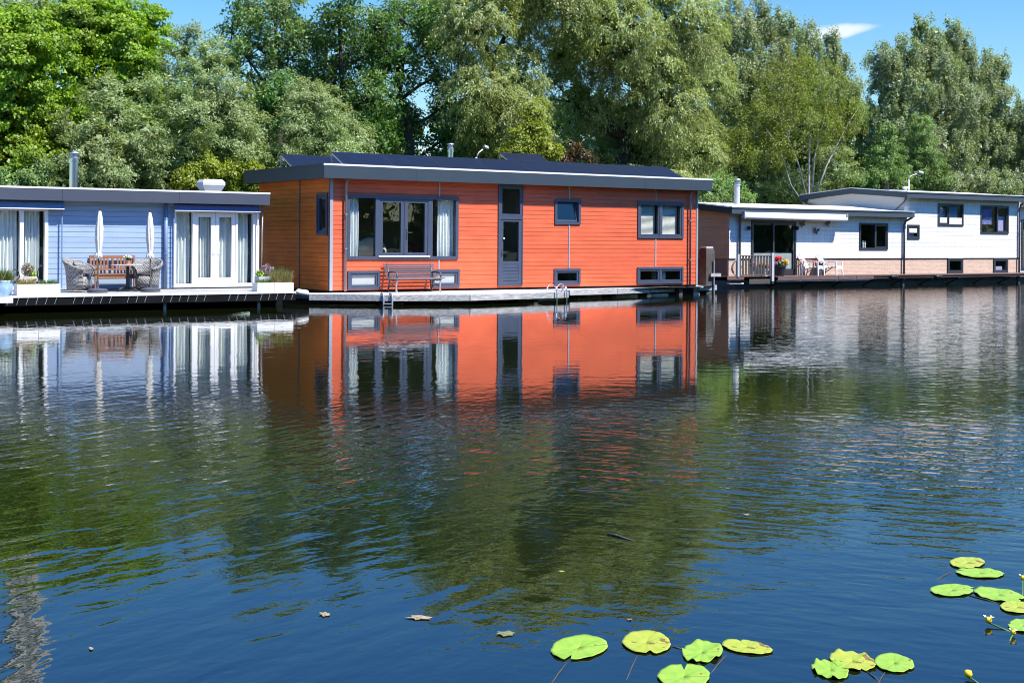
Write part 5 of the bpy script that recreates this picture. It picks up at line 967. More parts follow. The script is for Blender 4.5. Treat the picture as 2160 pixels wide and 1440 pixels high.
# water-lily leaves -----------------------------------------------------------------------------------------------
def lily_mat(name, c0, c1, spot):
    m, nt, out = newmat(name); L = nt.links.new; b = nn(nt, 'ShaderNodeBsdfPrincipled', i_Roughness=0.45); b.inputs['Specular IOR Level'].default_value = 0.3
    tc = nt.nodes.new('ShaderNodeTexCoord'); n = nn(nt, 'ShaderNodeTexNoise', i_Scale=9.0, i_Detail=4.0); L(tc.outputs['Object'], n.inputs[0])
    r = nt.nodes.new('ShaderNodeValToRGB'); r.color_ramp.elements[0].position = .3; r.color_ramp.elements[0].color = rgba(c0); r.color_ramp.elements[1].position = .7; r.color_ramp.elements[1].color = rgba(c1); L(n.outputs[0], r.inputs[0])
    n2 = nn(nt, 'ShaderNodeTexNoise', i_Scale=17.0, i_Detail=3.0); L(tc.outputs['Object'], n2.inputs[0]); r2 = nt.nodes.new('ShaderNodeValToRGB'); r2.color_ramp.elements[0].position = 1 - spot; r2.color_ramp.elements[0].color = (0, 0, 0, 1); r2.color_ramp.elements[1].position = 1 - spot + .03; L(n2.outputs[0], r2.inputs[0])
    mx = nn(nt, 'ShaderNodeMixRGB'); mx.inputs[2].default_value = (.20, .12, .03, 1); L(r2.outputs[0], mx.inputs[0]); L(r.outputs[0], mx.inputs[1])
    # veins fan out from the stalk
    sp = nt.nodes.new('ShaderNodeSeparateXYZ'); L(tc.outputs['Object'], sp.inputs[0]); at = nn(nt, 'ShaderNodeMath', operation='ARCTAN2'); L(sp.outputs[1], at.inputs[0]); L(sp.outputs[0], at.inputs[1])
    sn = nn(nt, 'ShaderNodeMath', operation='MULTIPLY'); sn.inputs[1].default_value = 14.0; L(at.outputs[0], sn.inputs[0]); s2 = nn(nt, 'ShaderNodeMath', operation='SINE'); L(sn.outputs[0], s2.inputs[0])
    bp = nn(nt, 'ShaderNodeBump', i_Strength=.14, i_Distance=.004); L(s2.outputs[0], bp.inputs['Height']); L(bp.outputs[0], b.inputs['Normal'])
    L(mx.outputs[0], b.inputs['Base Color']); b.inputs['Subsurface Weight'].default_value = 0.0; L(b.outputs[0], out.inputs[0]); MATS[name] = m
lily_mat('lily_fresh', (0.19, 0.36, 0.025), (0.30, 0.44, 0.05), 0.30); lily_mat('lily_old', (0.28, 0.36, 0.03), (0.40, 0.42, 0.045), 0.39)
def lily(label, px, py, w, h, tilt=0.0, notch=None, m='lily_fresh', seed=0, stem=None, curl=.003):
    rg = random.Random(seed); c = GP(px, py); n = 56; nd = math.radians(notch if notch is not None else rg.uniform(200, 340)); P = []; ti = math.radians(tilt)
    ph = [rg.uniform(0, 6.28) for _ in range(4)]; t = thing('lily_pad', label, 'lily pad', (c[0], c[1], 0.0), 'lily pads floating in the near water')
    rows = []; nd_ = rg.uniform(.25, .62)
    for k, rr in enumerate((0.02, .35, .7, .9, 1.0)):
        row = []
        for i in range(n + 1):
            a = 2 * PI * i / n; wob = 1 + (.022 * math.sin(3 * a + ph[0]) + .012 * math.sin(7 * a + ph[1]) + .010 * math.sin(13 * a + ph[2]) + .006 * math.sin(23 * a + ph[3])) * rr
            da = abs((a - nd + PI) % (2 * PI) - PI); cut = 1 - (nd_ * max(0, 1 - da / .085)) * rr
            ex, ey = w / 2 * rr * wob * cut * math.cos(a), h / 2 * rr * wob * cut * math.sin(a)
            x_, y_ = ex * math.cos(ti) - ey * math.sin(ti), ex * math.sin(ti) + ey * math.cos(ti)
            g = GP(px + x_, py + y_); z = .004 + .003 * rr + (curl * max(0, math.sin(5 * a + ph[3])) ** 2 + .25 * curl * math.sin(11 * a + ph[1])) * rr ** 5
            row.append((g[0], g[1], max(.003, z)))
        rows.append(row)
    b = MB(); b.grid(rows); lf = b.build('leaf', m, t, smooth=True, solid=.002)
    if stem:
        g0, g1 = GP(px + stem[0], py + stem[1]), GP(px + stem[2], py + stem[3]); s = MB(); s.tube([(g0[0], g0[1], .0005), ((g0[0] * .5 + g1[0] * .5), (g0[1] + g1[1]) / 2, .0025), (g1[0], g1[1], -.004)], [.003, .0035, .003], 6); s.build('stalk', 'water_stem', t, smooth=True)
    return t
lily('big oval green lily pad, leftmost of the front cluster', 1221, 1367, 120, 50, -6, 115, 'lily_fresh', 1, (-25, 30, -62, 78))
lily('yellowing round lily pad with brown specks, second from the left of the front cluster', 1364, 1356, 102, 48, 4, 80, 'lily_old', 2, (-20, 26, -46, 84))
lily('bright green notched lily pad with a ruffled edge, third of the front cluster', 1481, 1377, 85, 45, -4, 100, 'lily_fresh', 3, (-40, -8, -72, -16), .014)
lily('flat yellow-green lily pad seen edge-on, right end of the front cluster', 1575, 1366, 108, 27, 8, 250, 'lily_old', 4, (-44, 16, -80, 58))
lily('large green lily pad cut by the bottom edge of the photo', 1443, 1428, 110, 52, 0, 270, 'lily_fresh', 5)
lily('small green lily pad with a ruffled left rim, lower left of the trio', 1752, 1414, 80, 38, 12, 75, 'lily_fresh', 6, None, .013)
lily('yellow-green ruffled lily pad, middle of the trio', 1798, 1396, 101, 38, 10, 60, 'lily_old', 7, (30, 20, 62, 44), .011)
lily('rounded pale green lily pad, right of the trio', 1886, 1400, 84, 38, 8, 30, 'lily_fresh', 8, (-20, 18, -36, 44))
lily('yellow blotched lily pad farthest from the camera', 2040, 1188, 74, 23, 0, 60, 'lily_old', 9)
lily('narrow green lily pad just below the blotched one', 2067, 1210, 102, 19, 3, 200, 'lily_fresh', 10, (-60, -4, -96, 14), .005)
lily('smooth oval green lily pad left of the right-hand row', 2008, 1246, 92, 25, 0, 350, 'lily_fresh', 11, (36, 10, 108, 28))
lily('long ruffled green lily pad touching the smooth oval one', 2107, 1256, 108, 26, 9, 20, 'lily_fresh', 12, None, .006)
lily('yellow-rimmed lily pad at the right edge of the photo', 2146, 1282, 74, 24, 4, 10, 'lily_old', 13)
lily('green lily pad cut by the right edge, lowest of the right-hand row', 2158, 1321, 64, 26, 4, 190, 'lily_fresh', 14)
def bud(label, px, py, r, open_=False, stem=(30, 12), up=.03):
    x, y = GP(px, py); t = thing('lily_bud', label, 'lily flower', (x, y, 0), 'yellow lily flowers in the near water')
    MB().lathe(x, y, [(.003, up - r), (r * .8, up - r * .7), (r, up), (r * .75, up + r * .7), (r * .2, up + r * .85)], 12).build('flower_head', 'yellow_petal', t, smooth=True)
    if open_:
        for k in range(4): a = 1.6 * k; m = MB(); m.add([(x + .6 * r * math.cos(a), y + .6 * r * math.sin(a), up + .2 * r), (x + 1.6 * r * math.cos(a + .3), y + 1.6 * r * math.sin(a + .3), up + 1.1 * r), (x + 1.3 * r * math.cos(a - .35), y + 1.3 * r * math.sin(a - .35), up + .9 * r)], [(0, 1, 2)]); m.build('petal', 'cream_petal', t, solid=.002)
    g = GP(px + stem[0], py + stem[1]); MB().tube([(x, y, up - r * .8), ((x + g[0]) / 2, (y + g[1]) / 2, .006), (g[0], g[1], -.004)], .004, 6).build('stalk', 'green_stem', t, smooth=True)
bud('open yellow lily flower with pale petals, below the smooth oval pad', 2085, 1319, .018, True, (48, 12)); bud('greenish lily bud beside the lowest right-hand pad', 2137, 1341, .014, True, (-8, 10), .02); bud('round yellow lily bud near the bottom edge of the photo', 2042, 1432, .019, False, (26, 10), .026); bud('lily bud on an upright stalk at the right edge of the photo', 2157, 1240, .014, True, (0, 16), .06)
def drift(label, px, py, w, h, m, seed, name='floating_leaf', cat='leaf', grp='dead leaves adrift'):
    rg = random.Random(seed); c = GP(px, py); n = 12; P = []
    for i in range(n):
        a = 2 * PI * (i + rg.uniform(-.3, .3)) / n + .3; k = rg.uniform(.6, 1.1) if i % 2 else rg.uniform(.45, .75); g = GP(px + w / 2 * k * math.cos(a), py + h / 2 * k * math.sin(a)); P.append((g[0], g[1], .0035 + .003 * rg.random()))
    b = MB(); b.add([(c[0], c[1], .006)] + P, [(0, 1 + i, 1 + (i + 1) % n) for i in range(n)]); o = b.build(name, m, None, solid=.002); alone(o, (c[0], c[1], 0)); tag(o, label, cat, grp)
drift('pale dead leaf adrift, left of the two on the blue water', 684, 1296, 34, 11, 'leaf_litter', 1); drift('larger curled dead leaf adrift on the blue water', 885, 1303, 58, 13, 'leaf_litter', 2); drift('greenish leaf adrift above the largest lily pad', 1067, 1337, 48, 12, 'green_litter', 3); drift('tiny bright leaf adrift in the dark tree reflection', 1185, 1206, 15, 4, 'bright_leaf', 4); drift('small tan leaf adrift between lily pads and reflection', 1327, 1307, 15, 4, 'leaf_litter', 5); drift('tan scrap adrift at the lower left of the water', 192, 1369, 14, 8, 'leaf_litter', 6); drift('pale leaf adrift far out in the tree reflection', 1575, 1086, 16, 4, 'leaf_litter', 7)
a, b = GP(1282, 1127), GP(1338, 1141); o = MB().tube([(a[0], a[1], .006), ((a[0] + b[0]) / 2, (a[1] + b[1]) / 2 + .05, .008), (b[0], b[1], .0)], [.005, .008, .004], 6).build('driftwood', 'old_wood', None, smooth=True); alone(o, (a[0], a[1], 0)); tag(o, 'dark twig adrift in the willow reflection', 'twig')
# street lamps on the bank road
def lamp(label, px, pytop, y, headpx):
    x, zt = FP(px, pytop, y); hx = FP(headpx, pytop, y)[0]; t = thing('street_lamp', label, 'street lamp', (x, y, .55), 'street lamps on the bank')
    MB().tube([(x, y, .55), (x, y, zt - .1)], [.07, .045], 10).build('pole', 'lamp_grey', t, smooth=True); MB().tube([(x, y, zt - .15), (x + .12, y, zt + .1), (x + (hx - x) * .5, y, zt + .24)], .03, 8).build('arm', 'lamp_grey', t, smooth=True)
    m = MB(); cx_ = x + (hx - x) * .74; m.add([(cx_ + a * (hx - x) * .30, y + b * .11, zt + .27 + c) for (a, b, c) in [(k * .5, s * (1 - .25 * abs(k)), h - .03 * k) for k in (-1, -.4, .5, 1) for s, h in ((-1, 0), (1, 0), (.6, .13), (-.6, .13))]], [(4 * i + k, 4 * i + (k + 1) % 4, 4 * i + 4 + (k + 1) % 4, 4 * i + 4 + k) for i in range(3) for k in range(4)] + [(0, 1, 2, 3), (12, 13, 14, 15)]); m.build('lamp_head', 'lamp_grey', t, smooth=True)
lamp('grey street lamp behind the orange boat flue', 1004.5, 327, 10.5, 1032); lamp('grey street lamp above the white boat roof', 1917, 375, 15, 1950)
# slim mast far behind the left trees: above the picture, seen only as its broken reflection
mx_, my_ = FP(58, 505, 62); t = thing('lattice_mast', 'tall pale lattice mast beyond the left trees, seen only reflected in the water', 'mast', (mx_, 62, .55)); H = 74; w_ = 1.5
for a, b in ((-1, -1), (1, -1), (1, 1), (-1, 1)): MB().bar((mx_ + a * w_ / 2, 62 + b * w_ / 2, .55), (mx_ + a * w_ / 2, 62 + b * w_ / 2, H), .34, .34).build('leg', 'mast_paint', t)
m = MB(); nz = 36; dz = (H - 1) / nz
for k in range(nz):
    z0 = 1 + k * dz; s = 1 if k % 2 else -1
    for b in (-1, 1): m.bar((mx_ - s * w_ / 2, 62 + b * w_ / 2, z0), (mx_ + s * w_ / 2, 62 + b * w_ / 2, z0 + dz), .2, .2); m.bar((mx_ + b * w_ / 2, 62 - s * w_ / 2, z0), (mx_ + b * w_ / 2, 62 + s * w_ / 2, z0 + dz), .2, .2); m.bar((mx_ - w_ / 2, 62 + b * w_ / 2, z0), (mx_ + w_ / 2, 62 + b * w_ / 2, z0), .2, .2)
m.build('bracing', 'dull_steel', t); MB().box(mx_ - .3, mx_ + .3, 61.7, 62.3, .6, H - 1).build('cable_duct', 'lamp_grey', t)
# ================================================================= TREES
LEAFSCALE = 1.0
def LB(px, py, rx, ry, t, dt=0.0):
    """crown lobe as seen in the photo: centre pixel, radii in pixels, distance behind the fronts -> world ellipsoid"""
    x, z = FP(px, py, t + dt); k = dist(x, t + dt) / FL; return (x, t + dt, z, rx * k, max(rx, min(ry, rx * 1.3)) * k, ry * k)
def nrmz(a): return a / np.maximum(np.linalg.norm(a, axis=1), 1e-9)[:, None]
def leaves_from(rg, p, axis, outw, size, up=.45, jit=.75):
    n = len(p); nr = nrmz(outw * 1.0 + np.array([.1, -.2, up]) + rg.normal(0, jit, (n, 3)))
    a = nrmz(axis - nr * (axis * nr).sum(1)[:, None] + rg.normal(0, .02, (n, 3))); b = np.cross(nr, a); s = (.6 + .8 * rg.random(n))[:, None]
    L, W = size; fold = nr * (W * .25) * s
    return np.stack([p - a * L * .5 * s, p + b * W * .5 * s - a * L * .05 * s + fold, p + a * L * .5 * s, p - b * W * .5 * s - a * L * .05 * s + fold], 1).reshape(-1, 3)
STY = {  # clump radius, leaves per clump, clumps per m2 of lobe surface, leaf size
 'maple': dict(rc=.38, n=95, k=4.4, size=(.105, .09)), 'ash': dict(rc=.48, n=95, k=2.7, size=(.13, .07)), 'willow': dict(rc=.50, n=150, k=3.6, size=(.14, .042)),
 'silver': dict(rc=.40, n=150, k=4.4, size=(.11, .036)), 'poplar': dict(rc=.42, n=95, k=3.6, size=(.10, .08)), 'birch': dict(rc=.45, n=90, k=2.4, size=(.085, .06)), 'bush': dict(rc=.28, n=70, k=6.0, size=(.10, .06)), 'wood': dict(rc=.9, n=46, k=1.0, size=(.34, .2))}
def tree(name, label, cat, style, leaf, lobes, t, trunk=None, bark='bark', seed=0, dens=1.0, limbs=True, group='trees on the bank', tr=.22, hollow=.18, core=1.0, spread=0.0, stems=()):
    rg = np.random.default_rng(seed); S = STY[style]; LBS = [LB(*l[:4], t, l[4] if len(l) > 4 else rg.uniform(-spread, spread)) for l in lobes]
    C = np.mean([l[:3] for l in LBS], axis=0); base = FP(trunk[0][0], 505, t)[0] if trunk else C[0]
    T = thing(name, label, cat, (base, t, .5), group); out = []; tips = []
    top = max(l[2] + l[5] for l in LBS); bot = min(l[2] - l[5] for l in LBS)
    for l in LBS:
        c = np.array(l[:3]); r = np.array(l[3:]); rm = r.mean(); area = 4 * PI * rm * rm; nc = max(6, int(area * S['k'] * dens)); ni = int(nc * hollow)
        d = nrmz(rg.normal(0, 1, (nc, 3))); ph = rg.uniform(0, 6.28, 6)
        lump = 1 + .14 * np.sin(3.1 * d[:, 0] * 2 + ph[0]) * np.sin(2.7 * d[:, 2] * 2 + ph[1]) + .10 * np.sin(5 * d[:, 0] + 4 * d[:, 2] + ph[2]) + .08 * np.sin(7 * d[:, 2] - 3 * d[:, 1] + ph[3])
        fr = rg.uniform(.82, 1.02, nc) * lump; fr[:ni] = rg.uniform(.3, .7, ni)
        keep = ~((d[:, 1] > .45) & (rg.random(nc) < .7)); d = d[keep]; fr = fr[keep]; cc = c + d * r * fr[:, None]; cc[:, 2] = np.maximum(cc[:, 2], .9)
        tips.append((c, cc)); m = len(cc); rc = S['rc'] * (.7 + .6 * rg.random(m)); n = S['n']
        idx = np.repeat(np.arange(m), (n * (.6 + .8 * rg.random(m))).astype(int)); q = len(idx); P0 = cc[idx]; D0 = d[idx]; R0 = rc[idx][:, None]
        if style in ('willow', 'silver'):
            ns = 7; sid = rg.integers(0, ns, q); key = idx * ns + sid; U = np.random.default_rng(seed + 7).normal(0, 1, (m * ns, 3)); U[:, 2] = U[:, 2] * .5 + (.45 if style == 'silver' else .15); U = nrmz(U + .8 * np.repeat(d, ns, 0)); u = U[key]; s = rg.random(q)[:, None]
            drop = .95 if style == 'willow' else .25
            p = P0 + R0 * (u * s * 1.25 + np.array([0, 0, -1]) * drop * s ** 2) + rg.normal(0, .06, (q, 3)); ax = nrmz(u + np.array([0, 0, -1]) * 2 * drop * s + rg.normal(0, .5, (q, 3)))
            out.append(leaves_from(rg, p, ax, D0, S['size'], .45, .6))
        else:
            fl = np.array([1, 1, .5]) if style == 'maple' else np.array([1, 1, .8]) if style != 'poplar' else np.array([.62, .62, 1.15])
            if style == 'birch': fl = np.array([.9, .9, 1.1])
            p = P0 + nrmz(rg.normal(0, 1, (q, 3))) * (rg.random((q, 1)) ** .5) * R0 * fl; ax = nrmz(D0 * .6 + np.array([0, 0, -.5]) + rg.normal(0, .6, (q, 3)))
            out.append(leaves_from(rg, p, ax, D0, S['size'], .55 if style == 'maple' else .4, .7 if style == 'maple' else .75))
        nk = int(area * 9 * core)
        if nk: dk_ = nrmz(rg.normal(0, 1, (nk, 3))); pk_ = c + dk_ * r * (.62 * rg.random((nk, 1)) ** .4); out.append(leaves_from(rg, pk_, nrmz(rg.normal(0, 1, (nk, 3))), dk_, (.34, .2), .3, .8))
    V = np.concatenate(out); crown = quads_obj('crown', V, leaf, T)
    # trunk with limbs reaching the clumps
    m = MB()
    if trunk: pts = [FP(px, py, t) for px, py in trunk]; path = [(x, t, z) for x, z in pts]; path = [(path[0][0], t, .45)] + [p for p in path if p[2] > .7]
    else: path = [(C[0] - .2, t, .45), (C[0], t + .05, .45 + (C[2] - .45) * .5), (C[0] + .1, t, C[2]), (C[0], t, C[2] + (top - C[2]) * .6)]
    n = len(path); m.tube(path, [tr * (1 - .75 * i / (n - 1)) for i in range(n)], 9)
    for st in stems:
        sp_ = [(FP(px, py, t)[0] + rg.uniform(-.07, .07), t + .25 * j * (1 if k_ % 2 else -1), FP(px, py, t)[1]) for k_, _ in enumerate([0]) for j, (px, py) in enumerate(st)]; nst = len(sp_); m.tube(sp_, [tr * .62 * (1 - .8 * i / (nst - 1)) for i in range(nst)], 7)
    if limbs:
        rr = random.Random(seed)
        for c, cc in tips:
            k = min(range(n), key=lambda i: abs(path[i][2] - (c[2] - abs(path[i][0] - c[0]) * .7))); p0 = Vector(path[k]); p1 = Vector(c); mid = (p0 + p1) / 2 + Vector((rr.uniform(-.2, .2), rr.uniform(-.2, .2), rr.uniform(-.3, .1)))
            m.tube([p0, mid, p1], [tr * .42, tr * .32, tr * .2], 6)
            for j in rr.sample(range(len(cc)), min(len(cc), 11)): e = Vector(cc[j]); md = (p1 + e) / 2 + Vector((rr.uniform(-.15, .15), 0, rr.uniform(-.1, .2))); m.tube([p1, md, e], [tr * .18, tr * .11, .012], 5)
    m.build('trunk', bark, T, smooth=True); return T
G = 'trees on the bank'
tree('maple_tree', 'yellow-green maple with a visible trunk at the far left', 'tree', 'maple', 'leaf_maple', [(30, 240, 95, 95), (90, 150, 90, 75), (20, 130, 90, 80), (120, 250, 80, 60), (50, 330, 100, 45), (150, 310, 60, 45), (-50, 220, 90, 120), (60, 80, 80, 55), (-20, 70, 80, 60)], 11, [(38, 400), (40, 330), (46, 250), (40, 150)], 'bark', 1, core=.35, spread=1.0)
tree('maple_tree', 'bright yellow-green maple crown behind the steel flue of the blue boat', 'tree', 'maple', 'leaf_maple', [(220, 80, 90, 74), (260, 150, 85, 75), (190, 170, 70, 70), (150, 60, 75, 65), (300, 80, 62, 75), (240, 40, 70, 42), (310, 190, 50, 55), (160, 45, 60, 45)], 13.5, None, 'bark', 2, core=.35, spread=1.0)
tree('ash_tree', 'blue-green ash reaching out of the top left corner', 'tree', 'ash', 'leaf_pale', [(20, 38, 70, 45), (100, 40, 60, 45), (60, 70, 70, 50), (0, 90, 70, 60), (150, 50, 45, 45)], 17, None, 'bark_dark', 3, .9)
tree('white_willow', 'tall silvery willow between the maple and the orange boat', 'tree', 'silver', 'leaf_silver', [(395, 120, 34, 52), (425, 175, 45, 62), (362, 200, 34, 62), (395, 255, 45, 65), (450, 240, 40, 62), (490, 235, 36, 55), (525, 285, 36, 45), (480, 310, 45, 52), (430, 330, 50, 48), (380, 320, 40, 52), (545, 325, 34, 30), (455, 130, 22, 40), (505, 330, 40, 40), (420, 290, 50, 55)], 9.8, None, 'bark_dark', 4, core=.5, spread=.9)
tree('white_willow', 'low silvery willow right behind the steel flue', 'tree', 'silver', 'leaf_silver', [(215, 205, 26, 42), (295, 205, 30, 46), (240, 265, 34, 50), (305, 275, 36, 52), (200, 305, 36, 48), (265, 330, 44, 44), (320, 335, 36, 44), (165, 335, 30, 42), (230, 365, 50, 32), (305, 372, 46, 28), (148, 270, 16, 34)], 9.2, None, 'bark_dark', 5, core=.5, spread=.8)
tree('white_willow', 'rounded silvery willow behind the left end of the solar panels', 'tree', 'silver', 'leaf_silver', [(640, 215, 36, 45), (675, 235, 36, 48), (620, 275, 38, 48), (665, 290, 44, 46), (715, 270, 38, 46), (745, 305, 38, 32), (700, 320, 46, 30), (595, 325, 34, 30), (640, 335, 44, 24), (720, 335, 40, 20)], 9.4, None, 'bark_dark', 6, core=.5, spread=.8)
tree('ash_tree', 'airy pale ash with bare branches showing against the sky', 'tree', 'ash', 'leaf_pale', [(530, 30, 55, 60), (590, 20, 65, 60), (560, 95, 55, 45), (640, 60, 50, 65), (520, 120, 45, 45), (610, 125, 55, 45), (580, 170, 50, 40), (490, 70, 30, 40), (505, 165, 34, 40), (535, 215, 44, 42), (480, 130, 24, 36)], 15, [(590, 330), (590, 220), (585, 130), (580, 40)], 'bark', 7, .75, hollow=.35, core=.04)
tree('ash_tree', 'dark green ash with a dense crown over the left solar panels', 'tree', 'ash', 'leaf_ash', [(715, 40, 58, 70), (700, 140, 60, 60), (770, 210, 60, 55), (660, 190, 50, 55), (780, 110, 50, 55), (740, 280, 60, 45), (800, 300, 45, 45), (560, 240, 50, 60), (600, 210, 45, 45)], 14.5, [(735, 340), (725, 250), (720, 140), (715, 40)], 'bark_dark', 8, .9, core=.3, spread=1.5)
tree('ash_tree', 'thin dark ash with a leaning trunk, sky showing through beside the roof flue', 'tree', 'ash', 'leaf_ash', [(845, 60, 55, 65), (850, 150, 45, 45), (820, 230, 45, 50), (870, 255, 30, 35), (945, 215, 28, 40), (935, 295, 40, 35), (860, 310, 40, 28), (800, 160, 40, 50), (885, 60, 42, 48), (905, 110, 34, 36), (925, 160, 26, 40), (790, 60, 40, 50)], 14.8, [(868, 345), (862, 270), (845, 210), (838, 130), (842, 40)], 'bark_dark', 9, .8, core=.12, spread=1.2)
tree('willow_tree', 'big drooping willow behind the roof flue of the orange boat', 'tree', 'willow', 'leaf_willow', [(920, 30, 70, 55), (1000, 50, 80, 75), (1085, 40, 80, 75), (1000, 190, 58, 60), (1085, 165, 72, 70), (1085, 250, 72, 60), (1005, 265, 60, 55), (1030, 330, 60, 40), (1100, -50, 110, 60), (980, -45, 90, 50), (1130, 320, 50, 40), (965, 120, 40, 40)], 13.5, [(1075, 360), (1060, 230), (1035, 140), (1000, 70)], 'bark_dark', 10, tr=.4, spread=2.2, core=.7)
tree('willow_tree', 'largest drooping willow, lobed crown rising out of the photo over the orange roof', 'tree', 'willow', 'leaf_willow', [(1185, 10, 85, 60), (1250, 95, 80, 70), (1215, 215, 62, 60), (1300, 60, 95, 80), (1350, 150, 85, 75), (1285, 270, 72, 62), (1400, 235, 80, 75), (1435, 60, 85, 100), (1470, 170, 62, 80), (1350, 330, 80, 50), (1450, 320, 70, 55), (1240, 340, 50, 38), (1220, -60, 110, 50), (1370, -50, 100, 55), (1390, 380, 90, 30), (1180, 130, 40, 50)], 14.5, [(1310, 380), (1320, 290), (1345, 180), (1330, 60)], 'bark_dark', 11, tr=.5, spread=2.4, core=.7)
tree('silver_poplar', 'silvery poplar with a spiky top right of the big willow', 'tree', 'poplar', 'leaf_poplar', [(1540, 70, 55, 70), (1605, 50, 25, 55), (1650, 75, 32, 50), (1600, 140, 70, 60), (1700, 110, 30, 60), (1690, 170, 60, 60), (1755, 120, 26, 50), (1760, 190, 45, 60), (1620, 220, 90, 60), (1560, 200, 60, 80), (1790, 230, 28, 50), (1520, 140, 45, 80)], 20, None, 'bark_dark', 12)
tree('birch_tree', 'olive birch with branching white trunks behind the white boat roof', 'tree', 'birch', 'leaf_birch', [(1640, 195, 68, 48), (1725, 190, 70, 55), (1595, 265, 62, 50), (1690, 265, 80, 55), (1775, 255, 50, 45), (1560, 325, 45, 40), (1800, 235, 30, 30), (1630, 320, 55, 35), (1670, 150, 50, 35)], 15.5, [(1706, 440), (1706, 360), (1708, 290), (1702, 210), (1690, 160)], 'birch_bark', 13, 1.0, tr=.095, core=.12, limbs=False, stems=([(1706, 440), (1680, 350), (1640, 270), (1608, 215)], [(1710, 440), (1735, 350), (1770, 270), (1790, 230)], [(1700, 440), (1662, 390), (1630, 310), (1590, 270)], [(1712, 430), (1712, 330), (1728, 230), (1738, 160)], [(1655, 330), (1662, 250), (1650, 180)]))
tree('white_willow', 'grey-green willow scrub below the birch branches', 'tree', 'silver', 'leaf_silver', [(1535, 330, 55, 60), (1590, 365, 60, 45), (1640, 390, 60, 35), (1510, 395, 45, 38), (1560, 405, 60, 28), (1755, 360, 55, 45), (1690, 400, 50, 25)], 18, None, 'bark_dark', 14)
tree('poplar_tree', 'tall grey-green poplar with many upright tips at the right', 'tree', 'poplar', 'leaf_poplar', [(1935, 75, 18, 40), (1965, 85, 22, 45), (2005, 85, 22, 42), (2030, 105, 20, 40), (1905, 120, 40, 40), (1860, 140, 32, 45), (1960, 150, 60, 55), (2040, 160, 45, 50), (2085, 150, 22, 50), (2110, 160, 16, 42), (2095, 230, 45, 60), (1900, 200, 75, 65), (2000, 230, 85, 70), (1870, 280, 50, 70), (1960, 320, 90, 60), (2070, 320, 75, 65), (2130, 300, 30, 70)], 21, None, 'bark_dark', 15, 1.0)
tree('poplar_tree', 'poplar edge cut by the right side of the photo', 'tree', 'poplar', 'leaf_poplar', [(2165, 260, 25, 45), (2170, 340, 40, 60), (2150, 390, 45, 40)], 19, None, 'bark_dark', 16)
tree('alder_tree', 'fresh green young tree rising above the right street lamp', 'tree', 'bush', 'leaf_pale', [(1935, 280, 26, 42), (1945, 330, 38, 45), (1965, 380, 40, 35), (1920, 375, 35, 35)], 17, None, 'bark_dark', 17)
tree('alder_tree', 'fresh green young tree left of the street lamp over the gable', 'tree', 'bush', 'leaf_pale', [(1870, 300, 26, 38), (1865, 350, 40, 42), (1835, 385, 40, 30), (1885, 395, 40, 25)], 16.5, None, 'bark_dark', 18)
tree('lime_tree', 'bright yellow-green sapling in front of the willows', 'tree', 'bush', 'leaf_lime', [(1125, 245, 22, 30), (1120, 285, 38, 32), (1145, 315, 36, 26), (1085, 318, 36, 18), (1100, 300, 30, 25)], 9.5, None, 'bark_dark', 19)
tree('copper_beech', 'small copper-leaved tree beside the yellow-green sapling', 'tree', 'bush', 'leaf_copper', [(1206, 308, 15, 20), (1195, 332, 20, 14), (1230, 336, 22, 13)], 9.8, None, 'bark_dark', 20, dens=.8, core=.3)
B = 'shrubs on the bank'
tree('shrub', 'yellow-green shrub between the blue and orange roofs', 'shrub', 'bush', 'leaf_lime', [(440, 365, 45, 30), (500, 370, 50, 36), (545, 385, 36, 34), (400, 385, 40, 22), (430, 335, 12, 22)], 8.8, None, 'bark_dark', 21, limbs=False, group=B, tr=.06)
tree('shrub', 'low green shrub at the left edge above the blue roof', 'shrub', 'bush', 'leaf_pale', [(20, 380, 50, 24), (90, 370, 26, 30), (60, 385, 40, 20)], 8.8, None, 'bark_dark', 22, limbs=False, group=B, tr=.06)
tree('shrub', 'green shrub in the gap between the orange and white roofs', 'shrub', 'bush', 'leaf_pale', [(1515, 400, 38, 32), (1550, 415, 36, 22), (1490, 410, 30, 30)], 10.5, None, 'bark_dark', 23, limbs=False, group=B, tr=.06)
tree('shrub', 'dark shrub under the poplar above the white boat roof', 'shrub', 'bush', 'leaf_poplar', [(2050, 385, 50, 30), (2110, 395, 50, 30), (2005, 395, 36, 26)], 17, None, 'bark_dark', 24, limbs=False, group=B, tr=.06, dens=.8)
# the wood behind reads as one dark mass
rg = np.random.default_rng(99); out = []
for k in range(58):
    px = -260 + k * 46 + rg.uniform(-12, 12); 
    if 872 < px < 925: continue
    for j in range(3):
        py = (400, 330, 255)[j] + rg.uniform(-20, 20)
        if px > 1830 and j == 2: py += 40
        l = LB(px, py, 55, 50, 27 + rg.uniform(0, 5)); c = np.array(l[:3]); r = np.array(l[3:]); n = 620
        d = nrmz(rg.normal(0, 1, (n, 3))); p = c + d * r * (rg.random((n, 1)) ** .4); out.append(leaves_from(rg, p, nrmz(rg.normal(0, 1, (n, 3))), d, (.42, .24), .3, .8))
o = quads_obj('woods', np.concatenate(out), 'leaf_wood'); tag(o, 'dark wood behind the nearer trees', 'woods', None, 'stuff')

